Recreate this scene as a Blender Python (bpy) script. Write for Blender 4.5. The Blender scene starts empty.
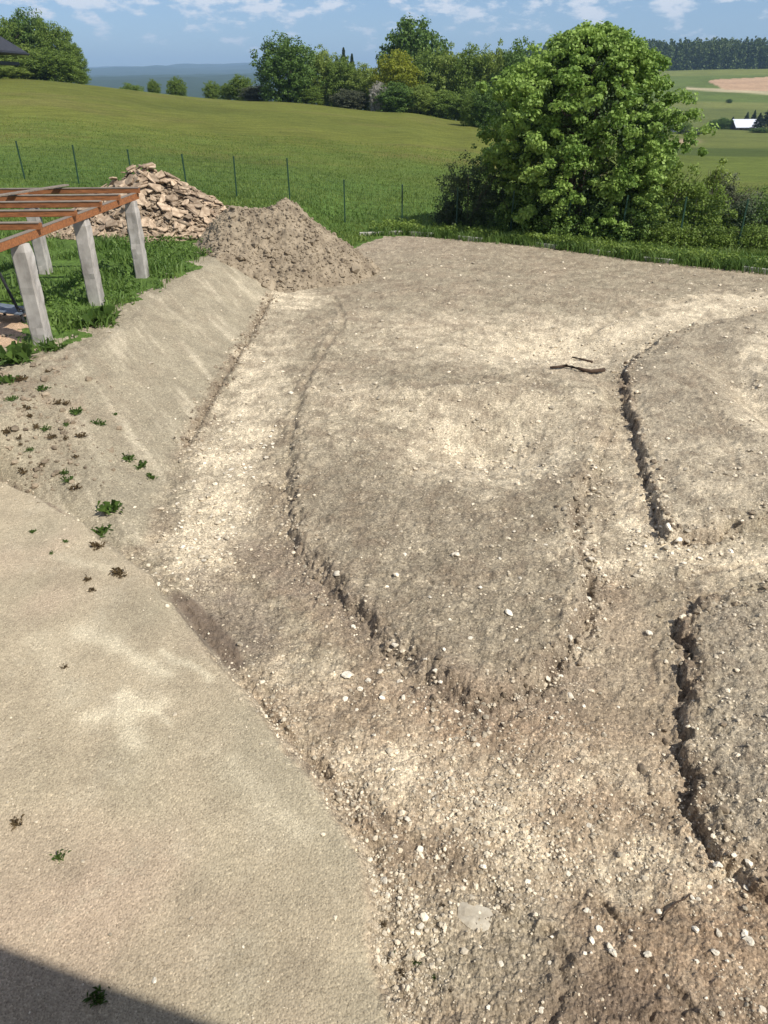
import bpy, math, random
import numpy as np
from mathutils import Vector

# ------------------------------------------------------------------ camera, sky, sun, exposure
SC = bpy.context.scene
COL = SC.collection
PITCH = math.radians(30.0); FOC = 739.0; CAMH = 5.0
cam_d = bpy.data.cameras.new('camera'); cam = bpy.data.objects.new('camera', cam_d); COL.objects.link(cam)
cam.location = (0, 0, CAMH); cam.rotation_euler = (math.pi/2-PITCH, 0, 0)
cam_d.sensor_fit = 'VERTICAL'; cam_d.sensor_height = 24; cam_d.lens = 24*FOC/1024
cam_d.clip_start = 0.05; cam_d.clip_end = 30000
SC.camera = cam
SUN_AZ = math.radians(125.0); SUN_EL = math.radians(49.0)      # clockwise from +Y (view direction)
W = bpy.data.worlds.new('World'); SC.world = W; W.use_nodes = True
nt = W.node_tree; nt.nodes.clear()
def N(t, kind, **kw):
    n = t.nodes.new(kind)
    for k, v in kw.items():
        if k.startswith('in_'):
            key = k[3:]
            key = int(key) if key.isdigit() else key.replace('_', ' ')
            n.inputs[key].default_value = v
        else: setattr(n, k, v)
    return n
sky = N(nt, 'ShaderNodeTexSky', sky_type='NISHITA', sun_disc=False, sun_elevation=SUN_EL, sun_rotation=SUN_AZ,
        altitude=300, air_density=1.0, dust_density=0.3, ozone_density=2.5)
geo = N(nt, 'ShaderNodeTexCoord')
mp = N(nt, 'ShaderNodeMapping'); mp.inputs['Scale'].default_value = (1, 1, 2.6)
nz = N(nt, 'ShaderNodeTexNoise', in_Scale=24.0, in_Detail=7.0, in_Roughness=0.6)
sep = N(nt, 'ShaderNodeSeparateXYZ')
ele = N(nt, 'ShaderNodeMapRange'); ele.inputs[1].default_value = 0.022; ele.inputs[2].default_value = 0.078; ele.inputs[3].default_value = 0.0; ele.inputs[4].default_value = 0.17
add = N(nt, 'ShaderNodeMath', operation='ADD')
cr = N(nt, 'ShaderNodeMapRange'); cr.inputs[1].default_value = 0.655; cr.inputs[2].default_value = 0.76; cr.inputs[3].default_value = 0; cr.inputs[4].default_value = 0.9
tint = N(nt, 'ShaderNodeMixRGB', blend_type='MULTIPLY', in_Fac=1.0); tint.inputs['Color2'].default_value = (1.18, 1.32, 1.62, 1)
low = N(nt, 'ShaderNodeMapRange'); low.inputs[1].default_value = .04; low.inputs[2].default_value = .35; low.inputs[3].default_value = 1.28; low.inputs[4].default_value = .95
lows = N(nt, 'ShaderNodeVectorMath', operation='SCALE')
mx = N(nt, 'ShaderNodeMixRGB', blend_type='MIX'); mx.inputs['Color2'].default_value = (17.5, 17.6, 18.2, 1)
bg = N(nt, 'ShaderNodeBackground', in_Strength=0.055); out = N(nt, 'ShaderNodeOutputWorld')
L = nt.links.new
L(geo.outputs['Generated'], mp.inputs[0]); L(mp.outputs[0], nz.inputs['Vector']); L(geo.outputs['Generated'], sep.inputs[0])
L(sep.outputs['Z'], ele.inputs[0]); L(nz.outputs['Fac'], add.inputs[0]); L(ele.outputs[0], add.inputs[1]); L(add.outputs[0], cr.inputs[0])
L(sky.outputs[0], tint.inputs['Color1']); L(sep.outputs['Z'], low.inputs[0]); L(tint.outputs[0], lows.inputs[0]); L(low.outputs[0], lows.inputs['Scale']); L(lows.outputs[0], mx.inputs['Color1']); L(cr.outputs[0], mx.inputs['Fac']); L(mx.outputs[0], bg.inputs['Color']); L(bg.outputs[0], out.inputs['Surface'])
sd = bpy.data.lights.new('sun', 'SUN'); sd.energy = 5.0; sd.angle = math.radians(0.53); sd.color = (1.0, 0.95, 0.86)
sun = bpy.data.objects.new('sun', sd); COL.objects.link(sun)
sdir = Vector((math.sin(SUN_AZ)*math.cos(SUN_EL), math.cos(SUN_AZ)*math.cos(SUN_EL), math.sin(SUN_EL)))
sun.rotation_euler = sdir.to_track_quat('Z', 'Y').to_euler(); sun.location = (20, -10, 40)
SC.view_settings.view_transform = 'Standard'; SC.view_settings.look = 'None'
SC.view_settings.exposure = 0.10; SC.view_settings.gamma = 1.0; SC.view_settings.use_curve_mapping = False
SC.cycles.max_bounces = 5; SC.cycles.diffuse_bounces = 3; SC.cycles.transmission_bounces = 4; SC.cycles.volume_bounces = 0
SC.cycles.transparent_max_bounces = 6; SC.cycles.use_denoising = True

rng = np.random.default_rng(7); random.seed(7)
cp, sp = math.cos(PITCH), math.sin(PITCH)
def P(px, py, z=0.0):            # a point of the photograph on the level z
    u = (px-384)/FOC; v = (py-512)/FOC
    r = np.array([u, cp-v*sp, -sp-v*cp]); t = (z-CAMH)/r[2]
    return r*t+np.array([0, 0, CAMH])
def poly(pts, z=0.0): return [tuple(P(a, b, z)[:2]) for a, b in pts]
def mapxy(x, y):                 # map coordinates of the yard plan
    d = y*cp+CAMH*sp; up = y*sp-CAMH*cp
    d = np.maximum(d, 0.2)
    return 384+FOC*x/d, 512-FOC*up/d
# ------------------------------------------------------------------ noise on arrays
_tab = np.random.default_rng(3).random(65536)
def _h(ix, iy, s): return _tab[((ix*73856093) ^ (iy*19349663) ^ (s*83492791+12345)) & 65535]
def pn(x, y, s=0):
    ix = np.floor(x).astype(np.int64); iy = np.floor(y).astype(np.int64); fx = x-ix; fy = y-iy
    def g(dx, dy):
        a = _h(ix+dx, iy+dy, s)*6.2831853
        return np.cos(a)*(fx-dx)+np.sin(a)*(fy-dy)
    u = fx*fx*fx*(fx*(fx*6-15)+10); v = fy*fy*fy*(fy*(fy*6-15)+10)
    a = g(0, 0); b = g(1, 0); c = g(0, 1); d = g(1, 1)
    return (a+(b-a)*u+((c-a)+(a-b-c+d)*u)*v)*1.4
def fbm(x, y, sc, o=4, s=0, r=0.5):
    t = 0; a = 1.0; n = 0
    for i in range(o):
        t = t+a*pn(x*sc+17.3*i, y*sc-9.1*i, s+i); n += a; a *= r; sc *= 2.03
    return t/n
def worley(x, y, sc, s=0):       # nearest distance, cell random
    X = x*sc; Y = y*sc; ix = np.floor(X).astype(np.int64); iy = np.floor(Y).astype(np.int64)
    best = np.full(X.shape, 9.0); idr = np.zeros(X.shape)
    for dx in (-1, 0, 1):
        for dy in (-1, 0, 1):
            cx = ix+dx; cy = iy+dy
            d = (cx+_h(cx, cy, s)-X)**2+(cy+_h(cx, cy, s+77)-Y)**2
            m = d < best; best = np.where(m, d, best); idr = np.where(m, _h(cx, cy, s+151), idr)
    return np.sqrt(best), idr
def ss(a, b, x):
    t = np.clip((x-a)/(b-a), 0, 1); return t*t*(3-2*t)
def seg_d(x, y, pts, closed):
    d = np.full(x.shape, 1e9); n = len(pts)
    for i in range(n if closed else n-1):
        ax, ay = pts[i]; bx, by = pts[(i+1) % n]
        ex, ey = bx-ax, by-ay; t = np.clip(((x-ax)*ex+(y-ay)*ey)/(ex*ex+ey*ey+1e-12), 0, 1)
        d = np.minimum(d, (x-ax-t*ex)**2+(y-ay-t*ey)**2)
    return np.sqrt(d)
def inside(x, y, pts):
    c = np.zeros(x.shape, bool); n = len(pts)
    for i in range(n):
        ax, ay = pts[i]; bx, by = pts[(i+1) % n]
        if ay == by: continue
        c ^= ((ay > y) != (by > y)) & (x < (bx-ax)*(y-ay)/(by-ay)+ax)
    return c
def sdf(x, y, pts):              # negative inside
    d = seg_d(x, y, pts, True); return np.where(inside(x, y, pts), -d, d)
def smooth_poly(pts, it=2):
    for _ in range(it):
        q = []
        for i in range(len(pts)):
            a = np.array(pts[i]); b = np.array(pts[(i+1) % len(pts)])
            q += [tuple(a*.75+b*.25), tuple(a*.25+b*.75)]
        pts = q
    return pts
# ------------------------------------------------------------------ plan of the place
ISLAND = smooth_poly(poly([(345,292),(322,330),(303,380),(292,430),(290,500),(300,545),(335,585),(375,628),(425,672),(470,700),(510,698),(545,672),(572,640),(590,600),(592,565),(572,520),(590,470),(612,430),(605,380),(560,345),(470,315)], 0.12), 1)
MND_A = smooth_poly(poly([(660,328),(634,342),(624,372),(638,420),(646,450),(656,490),(668,520),(690,526),(740,512),(768,503),(900,475),(1100,480),(1150,330),(900,300),(768,306),(710,314)], 0.28), 1)
MND_B = smooth_poly(poly([(768,572),(720,580),(690,592),(686,612),(696,648),(694,690),(688,730),(702,790),(728,830),(765,862),(860,930),(1100,1010),(1250,700),(900,548)], 0.30), 1)
TERR = poly([(213,262),(185,280),(152,303),(122,328),(92,352),(60,375),(20,405),(-80,455),(-420,640)], 0.8)+[(-30,2),(-60,20),(-60,60),(-3.0,60),(-3.0,38),(-3.6,31),(-4.9,27)]
BANK = poly([(275,292),(258,318),(243,345),(222,378),(200,418),(178,462),(162,505),(150,545)], 0.0)+poly([(112,546),(70,512),(0,477),(-80,450),(-400,560),(-700,700)], 0.25)+[(-40,2),(-70,20),(-70,70),(-1.4,70),(-1.4,40),(-2.2,32),(-3.2,26)]
SMOOTHP = poly([(60,505),(112,546),(150,572),(172,598),(205,640),(240,680),(296,748),(335,800),(362,845),(374,885),(374,925),(388,980),(410,1060),(440,1200)], 0.2)+[(3,-4),(-30,-6),(-40,6)]+poly([(-300,520),(-80,450),(0,477)], 0.25)
YARD = poly([(1250,330),(900,288),(768,268),(700,262),(640,256),(560,247),(480,240),(420,236),(385,236),(368,243)], 0.0)+[(-1.2,27.2),(-3.4,27.6),(-5.6,25.2)]+poly([(196,262),(172,278),(150,292),(128,303),(104,316),(108,326),(92,330),(72,332),(56,346),(34,352),(22,345),(0,344),(-20,350),(-18,385),(-60,410),(-200,480),(-500,700)], 0.8)+[(-30,0),(-30,-6),(30,-6),(40,10)]
SHEET = poly([(-40,312),(30,308),(34,330),(26,344),(-20,352),(-60,350)], 0.8)       # bare soil under the timber frame
TRACK = poly([(300,300),(262,340),(235,420),(215,480),(210,560)], 0)
# (u=x/y) columns of the far land: distance, level
FAR = [
 (-1.9, [(0,.8),(20,.9),(35,1.4),(70,4.0),(120,7.2),(160,7.5),(240,3),(400,-12),(900,-35),(1600,-40),(2600,8),(3600,55),(5500,63),(10000,201),(12500,224),(15000,100)]),
 (-.45, [(0,.8),(20,.8),(35,1.0),(45,1.35),(70,2.9),(120,5.85),(150,5.9),(240,2),(400,-14),(900,-35),(1600,-40),(2600,4),(3600,36),(5500,50),(10000,161),(12500,192),(15000,80)]),
 (-.14, [(0,.0),(20,.0),(31,.3),(45,.75),(70,1.45),(125,2.85),(150,2.6),(240,-3),(400,-18),(900,-35),(1600,-40),(2600,6),(3600,38),(5500,61),(10000,196),(12500,224),(15000,100)]),
 ( .02, [(0,.0),(28,.0),(45,.3),(70,.75),(120,1.6),(145,1.0),(240,-5),(400,-16),(900,0),(1200,4),(2600,4),(3600,20),(5500,44),(10000,140),(12500,160),(15000,70)]),
 ( .10, [(0,.0),(28,.0),(45,.12),(70,.25),(115,.68),(140,-.2),(240,-6),(400,-12),(700,0),(900,7),(1200,10),(2600,4),(3600,20),(5500,22),(10000,70),(12500,96),(15000,40)]),
 ( .22, [(0,.0),(26,.0),(32,-.3),(50,-1.2),(80,-2.5),(120,-3.6),(200,-6.8),(330,-10),(550,-3.4),(700,8),(900,17),(1200,21),(2600,14),(3600,20),(5500,16),(10000,52),(12500,48),(15000,30)]),
 ( .45, [(0,.0),(25,.0),(30,-.3),(50,-1.3),(80,-2.8),(120,-4.2),(200,-7.5),(330,-10.5),(450,-7.5),(550,-3.5),(700,8),(900,20),(1200,24),(2600,14),(3600,20),(5500,16),(10000,52),(12500,48),(15000,30)]),
 (1.9, [(0,.0),(20,.0),(30,-.4),(80,-3),(200,-7),(330,-9),(550,0),(900,25),(1200,30),(2600,20),(15000,30)])]
def far_z(x, y):
    u = x/np.maximum(y, 1.0); D = np.maximum(y, 0.01); ld = np.log(D+12)
    cols = [np.interp(ld, [math.log(a+12) for a, b in c[1]], [b for a, b in c[1]]) for c in FAR]
    us = [c[0] for c in FAR]; z = cols[0].copy()
    for i in range(len(us)-1):
        t = np.clip((u-us[i])/(us[i+1]-us[i]), 0, 1); t = t*t*(3-2*t)
        z = np.where(u >= us[i], cols[i]*(1-t)+cols[i+1]*t, z)
    a = ss(60, 300, D)*1.2+ss(1500, 4000, D)*14
    return z+a*fbm(x, y, 0.004, 3, 5)+ss(1500, 3500, D)*14*fbm(x, y, 0.0009, 4, 15)+ss(5000, 9000, D)*150*fbm(x, y*.4, 0.00045, 4, 25)
def ragged(x, y, a=0.12, s=20): 
    return x+a*fbm(x, y, 1.6, 4, s, .6), y+a*fbm(x, y, 1.6, 4, s+9, .6)
def ground_z(x, y, fine=True):
    x = np.atleast_1d(np.asarray(x, float)); y = np.atleast_1d(np.asarray(y, float))
    zf = far_z(x, y)
    rx, ry = ragged(x, y, .10)
    dL = sdf(rx, ry, SMOOTHP); PX, PY = mapxy(x, y)
    lz = np.interp(PY, [560, 700, 860, 960, 1100], [.26, .20, .12, .07, .05])
    zl = lz*ss(.10, -.10, dL)
    dT = sdf(rx, ry, TERR); dB = sdf(rx, ry, BANK)
    t = np.where(dT <= 0, 1.0, np.where(dB < 0, -dB/(-dB+np.maximum(dT, 1e-6)), 0.0)); 
    t = t*.8+.2*ss(0, 1, t)
    tz = .8+.02*np.maximum(0, y-28)
    z0 = zl*(1-t)+t*tz
    # raised islands with ragged, undercut edges
    r2x, r2y = ragged(x, y, .16, 40); q6 = .045*fbm(x, y, 7.0, 3, 47, .7); r2x = r2x+1.5*q6+.12*fbm(x, y, 3.2, 2, 49); r2y = r2y+.07*fbm(x, y, 7.0, 3, 57, .7)+.1*fbm(x, y, 3.0, 2, 59)
    dI = sdf(r2x, r2y, ISLAND); dA = sdf(r2x, r2y, MND_A); dBm = sdf(r2x, r2y, MND_B)
    k = np.interp(PY, [290, 380, 430, 520, 620, 720], [.03, .07, .10, .12, .14, .12])
    z0 = z0+k*ss(.10, -.14, dI)+.05*ss(.25, -.05, dI)*0
    z0 = z0-.035*np.exp(-((dI-.05)/.05)**2)*ss(430, 480, PY)*(.6+fbm(x, y, 1.5, 2, 66))
    edge = 1+.5*fbm(x, y, .8, 3, 60)
    z0 = z0+.12*edge*ss(.02, -.04, dA)+.05*ss(0, -.5, dA)*np.interp(PX, [600, 900], [1, .8])*np.interp(PY, [315, 350], [.25, 1])
    z0 = z0+.10*edge*ss(.02, -.04, dBm)+.08*ss(.05, -.9, dBm)
    west = ss(760, 690, PX)
    z0 = z0-.09*np.exp(-((dA-.02)/.035)**2)*west*ss(330, 360, PY)*(.7+.8*fbm(x, y, 2.5, 2, 67))-.08*np.exp(-((dBm-.02)/.035)**2)*west*(.7+.8*fbm(x, y, 2.5, 2, 68))
    def dip(px, py, rx_, ry_, a): 
        c = P(px, py); sx = abs(P(px+rx_, py)[0]-c[0]); sy = abs(P(px, py-ry_)[1]-P(px, py+ry_)[1])/2
        return a*np.exp(-((x-c[0])/sx)**2-((y-c[1])/sy)**2)
    z0 = z0-dip(490,448,80,27,.40)-dip(565,346,80,15,.34)-dip(772,408,32,52,.42)+dip(490,402,90,9,.10)-dip(480,335,90,20,.05)+dip(430,395,110,14,.10)
    z0 = z0+dip(480,295,200,12,.10)-dip(270,560,60,40,.07)-dip(600,860,120,60,.06)-dip(205,628,28,34,.05)
    bl = ss(29.0, 42.0, y+.25*np.maximum(x, 0)*.8)
    if not fine: return z0*(1-bl)+zf*bl
    yard = ss(.0, -.25, sdf(x, y, YARD))
    smooth = ss(.02, -.12, dL)
    bank = ss(.05, -.15, dB)*(1-ss(.0, -.2, dT))
    rough = (1-smooth)*(1-.75*bank)
    rough = rough*np.where(dBm < 0, 1.15, 1.0)*np.where(dA < 0, 1.0, 1.0)
    ned = np.exp(-(dI/.22)**2)*ss(400, 470, PY)+np.exp(-(dA/.2)**2)+np.exp(-(dBm/.25)**2)+.7*np.exp(-((dL-.1)/.2)**2)
    n1 = fbm(x, y, .9, 5, 100, .55); n2 = fbm(x, y, 6.0, 4, 120, .6)
    w1, id1 = worley(x+.03*n2, y, 9.0, 3); w2, id2 = worley(x, y+.02*n2, 22.0, 5)
    w3, id3 = worley(x, y, 45.0, 6); c1 = np.maximum(0, .62-w1)*(id1 > .45); c2 = np.maximum(0, .6-w2)*(id2 > .3); c3 = np.maximum(0, .6-w3)*(id3 > .4)
    rid = np.maximum(0, .30-np.abs(fbm(x, y, 1.7, 4, 140, .6)))*2-.4; stk = streak(x, y)
    z = z0+yard*(rough*(.050*n1+.030*n2+.035*rid+.016*c3+.010*fbm(x, y, 30., 2, 333))+(.012+.010*ned)*(rough)*c1*2.2+(.5+ned)*.011*rough*c2*2)
    z = z+yard*smooth*(.022*n1+.0022*n2+.0015*c2+.0012*c3)
    # shallow tooth marks of the bucket running down the bank
    ux = (x*.93+y*.36)
    z = z+yard*bank*(.030*n1+.030*stk+.010*n2+.010*c2+.008*c3)
    z = z+yard*ned*.075*fbm(x, y, 4.0, 4, 300, .65)*rough
    foot = seg_d(rx+.04*n2, ry, FOOT, False); z = z-.06*np.exp(-(foot/.06)**2)*(.8+n2)+.03*np.exp(-((foot-.14)/.08)**2)*(.4+2*n2)
    crack = seg_d(rx, ry, CRACK, False); z = z-.12*np.exp(-(crack/.045)**2)*(.6+n2)
    for p_, d_, w_, k_ in FUR:
        f_ = seg_d(rx+.10*n2*w_/.05*.4+.05*n1, ry+.04*n1, p_, False); z = z-d_*np.exp(-(f_/w_)**2)*(.6+1.2*n2)+d_*.45*np.exp(-((f_-2*w_)/w_)**2)*(.5+2*n2)
    isr = seg_d(rx+.03*n2, ry, ISR, False); z = z-.10*np.exp(-(isr/.055)**2)*(.8+n2)
    z = z+(1-yard)*.03*n2*ss(60, 20, y)
    return z*(1-bl)+(zf+.03*n1*ss(200, 40, y))*bl
FOOT = poly([(272,296),(258,320),(243,347),(222,380),(202,416),(186,446)], 0.0)
ISR = poly([(576,505),(572,540),(590,575),(586,612),(566,650),(545,676),(512,698),(475,704)], .05)
_a = P(150, 300, .8); _b = P(225, 372, .2); _e = (_b-_a)[:2]/np.linalg.norm((_b-_a)[:2])
def streak(x, y, o=0): return fbm((x*_e[0]+y*_e[1])*.30, (-x*_e[1]+y*_e[0])*2.6, 1.0, 4, 210+o, .6)
FUR = [(poly(p_), d_, w_, k_) for p_, d_, w_, k_ in (
 ([(300,755),(330,782),(365,806),(402,832),(440,862),(490,895),(540,935)], .045, .05, .55),
 ([(335,300),(345,322),(330,345),(315,368),(303,395),(296,430)], .05, .06, .5),
 ([(415,396),(470,390),(520,388),(556,399)], .05, .16, .6), ([(592,330),(640,310),(700,299),(768,295),(860,298)], .05, .10, .35),
 ([(480,330),(530,326),(600,334)], .04, .10, .35), ([(690,576),(730,568),(790,558)], .05, .05, .6),
 ([(600,900),(628,935),(660,975),(700,1020)], .03, .02, .5), ([(548,930),(566,962),(560,1000),(540,1040)], .04, .03, .55), ([(640,1040),(655,1012),(690,1004),(730,1020)], .03, .02, .5),
 ([(655,650),(652,690)], .02, .03, .7), ([(236,560),(262,590),(300,610)], .03, .05, .4), ([(410,470),(470,476),(540,470)], .04, .08, .35),
 ([(690,380),(720,430),(735,480)], .03, .06, .3), ([(380,300),(450,290),(560,300)], .03, .10, .3), ([(440,520),(500,516),(560,530)], .03, .05, .3),
 ([(250,690),(290,740),(320,775)], .03, .04, .5), ([(165,560),(160,590),(200,640)], .02, .03, .5), ([(600,760),(650,790),(672,830)], .02, .05, .35))]
CRACK = poly([(-30,465),(0,476),(35,492),(68,514)], 0.25)
# ------------------------------------------------------------------ object helpers
def tag(o, label=None, cat=None, group=None, kind=None):
    if label: o['label'] = label
    if cat: o['category'] = cat
    if group: o['group'] = group
    if kind: o['kind'] = kind
    return o
def mesh_np(name, V, F, mat=None, smooth=False, col=None, parent=None, mats=None, mi=None):
    V = np.asarray(V, np.float32); F = np.asarray(F, np.int32); k = F.shape[1]
    me = bpy.data.meshes.new(name); me.vertices.add(len(V)); me.vertices.foreach_set('co', V.ravel())
    me.loops.add(F.size); me.loops.foreach_set('vertex_index', F.ravel())
    me.polygons.add(len(F)); me.polygons.foreach_set('loop_start', np.arange(0, F.size, k, dtype=np.int32))
    if smooth: me.polygons.foreach_set('use_smooth', np.ones(len(F), bool))
    else: me.polygons.foreach_set('use_smooth', np.zeros(len(F), bool))
    if mat: me.materials.append(mat)
    if col is not None:
        a = me.color_attributes.new('soil', 'FLOAT_COLOR', 'POINT'); a.data.foreach_set('color', np.asarray(col, np.float32).ravel())
    me.update(calc_edges=True); me.validate()
    o = bpy.data.objects.new(name, me); COL.objects.link(o)
    if parent: o.parent = parent
    return o
def mesh_py(name, V, F, mat, parent=None, smooth=False):
    me = bpy.data.meshes.new(name); me.from_pydata([tuple(v) for v in V], [], F); me.materials.append(mat)
    if smooth:
        for p in me.polygons: p.use_smooth = True
    me.update(); o = bpy.data.objects.new(name, me); COL.objects.link(o)
    if parent: o.parent = parent
    return o
def empty(name, loc, rz=0):
    o = bpy.data.objects.new(name, None); COL.objects.link(o); o.location = loc; o.rotation_euler = (0, 0, rz); o.empty_display_size = .2; return o
def copy_tree(o, parent=None):
    c = o.copy(); COL.objects.link(c)
    if parent: c.parent = parent
    for ch in list(o.children): copy_tree(ch, c)
    return c
class MB:
    def __init__(s): s.V = []; s.F = []
    def add(s, V, F):
        n = len(s.V); s.V += [tuple(v) for v in V]; s.F += [tuple(i+n for i in f) for f in F]
    def beam(s, a, b, w, h, up=(0, 0, 1), bev=.06):      # chamfered bar from a to b
        a = Vector(a); b = Vector(b); d = (b-a).normalized(); sd_ = d.cross(Vector(up)).normalized(); u = sd_.cross(d)
        e = min(w, h)*bev; w /= 2; h /= 2
        prof = [(-w+e,-h),(w-e,-h),(w,-h+e),(w,h-e),(w-e,h),(-w+e,h),(-w,h-e),(-w,-h+e)]
        V = [p+sd_*x+u*y for p in (a, b) for x, y in prof]
        F = [(i, (i+1) % 8, 8+(i+1) % 8, 8+i) for i in range(8)]+[tuple(range(7, -1, -1)), tuple(range(8, 16))]
        s.add(V, F)
    def tube(s, pts, r, n=8):
        V = []; F = []
        for i, p in enumerate(pts):
            p = Vector(p); q = Vector(pts[min(i+1, len(pts)-1)]); q0 = Vector(pts[max(i-1, 0)]); d = (q-q0).normalized()
            a = d.orthogonal().normalized(); b = d.cross(a); rr = r[i] if hasattr(r, '__len__') else r
            V += [p+(a*math.cos(t)+b*math.sin(t))*rr for t in [6.28318*k/n for k in range(n)]]
        for i in range(len(pts)-1):
            F += [(i*n+k, i*n+(k+1) % n, (i+1)*n+(k+1) % n, (i+1)*n+k) for k in range(n)]
        F += [tuple(range(n-1, -1, -1)), tuple(range((len(pts)-1)*n, len(pts)*n))]
        s.add(V, F)
    def build(s, name, mat, parent=None, smooth=False): return mesh_py(name, s.V, s.F, mat, parent, smooth)
# ------------------------------------------------------------------ materials
def newmat(name):
    m = bpy.data.materials.new(name); m.use_nodes = True; t = m.node_tree; b = t.nodes['Principled BSDF']; return m, t, b
def noisy(name, c1, c2, scale=4, rough=.85, bump=.3, bscale=None, c3=None, island=0.0, spec=.3, stretch=None, detail=6):
    m, t, b = newmat(name); L = t.links.new
    tc = N(t, 'ShaderNodeTexCoord'); mp = N(t, 'ShaderNodeMapping'); L(tc.outputs['Object'], mp.inputs[0])
    if stretch: mp.inputs['Scale'].default_value = stretch
    n = N(t, 'ShaderNodeTexNoise', in_Scale=scale, in_Detail=detail, in_Roughness=.62); L(mp.outputs[0], n.inputs['Vector'])
    r = N(t, 'ShaderNodeValToRGB'); r.color_ramp.elements[0].position = .32; r.color_ramp.elements[1].position = .68
    r.color_ramp.elements[0].color = (*c1, 1); r.color_ramp.elements[1].color = (*c2, 1)
    if c3: e = r.color_ramp.elements.new(.5); e.color = (*c3, 1)
    L(n.outputs['Fac'], r.inputs[0]); src = r.outputs[0]
    if island:
        g = N(t, 'ShaderNodeNewGeometry'); oi = N(t, 'ShaderNodeObjectInfo'); ad = N(t, 'ShaderNodeMath', operation='ADD'); fr = N(t, 'ShaderNodeMath', operation='FRACT')
        L(g.outputs['Random Per Island'], ad.inputs[0]); L(oi.outputs['Random'], ad.inputs[1]); L(ad.outputs[0], fr.inputs[0])
        mr = N(t, 'ShaderNodeMapRange'); mr.inputs[3].default_value = 1-island; mr.inputs[4].default_value = 1+island
        L(fr.outputs[0], mr.inputs[0]); mu = N(t, 'ShaderNodeVectorMath', operation='SCALE'); L(src, mu.inputs[0]); L(mr.outputs[0], mu.inputs['Scale']); src = mu.outputs[0]
    L(src, b.inputs['Base Color']); b.inputs['Roughness'].default_value = rough; b.inputs['Specular IOR Level'].default_value = spec
    if bump:
        n2 = N(t, 'ShaderNodeTexNoise', in_Scale=bscale or scale*6, in_Detail=5.0); L(mp.outputs[0], n2.inputs['Vector'])
        bp = N(t, 'ShaderNodeBump', in_Strength=bump, in_Distance=.004); L(n2.outputs['Fac'], bp.inputs['Height']); L(bp.outputs[0], b.inputs['Normal'])
    return m
def leafmat(name, ca, cb, tr=.35, spread=None):
    m, t, b = newmat(name); L = t.links.new
    g = N(t, 'ShaderNodeNewGeometry'); r = N(t, 'ShaderNodeValToRGB')
    r.color_ramp.elements[0].color = (*ca, 1); r.color_ramp.elements[1].color = (*cb, 1)
    tc = N(t, 'ShaderNodeTexCoord'); n = N(t, 'ShaderNodeTexNoise', in_Scale=spread or .8, in_Detail=2.0); L(tc.outputs['Object'], n.inputs['Vector'])
    a = N(t, 'ShaderNodeMath', operation='MULTIPLY_ADD'); a.inputs[1].default_value = .5; L(g.outputs['Random Per Island'], a.inputs[0])
    s2 = N(t, 'ShaderNodeMath', operation='MULTIPLY_ADD'); s2.inputs[1].default_value = 1.6; s2.inputs[2].default_value = -.55; L(n.outputs['Fac'], s2.inputs[0]); L(s2.outputs[0], a.inputs[2])
    L(a.outputs[0], r.inputs[0]); L(r.outputs[0], b.inputs['Base Color']); b.inputs['Roughness'].default_value = .55; b.inputs['Specular IOR Level'].default_value = .35
    tl = N(t, 'ShaderNodeBsdfTranslucent'); L(r.outputs[0], tl.inputs['Color']); mxs = N(t, 'ShaderNodeMixShader', in_0=tr)
    o = t.nodes['Material Output']; L(b.outputs[0], mxs.inputs[1]); L(tl.outputs[0], mxs.inputs[2]); L(mxs.outputs[0], o.inputs['Surface'])
    return m
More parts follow.
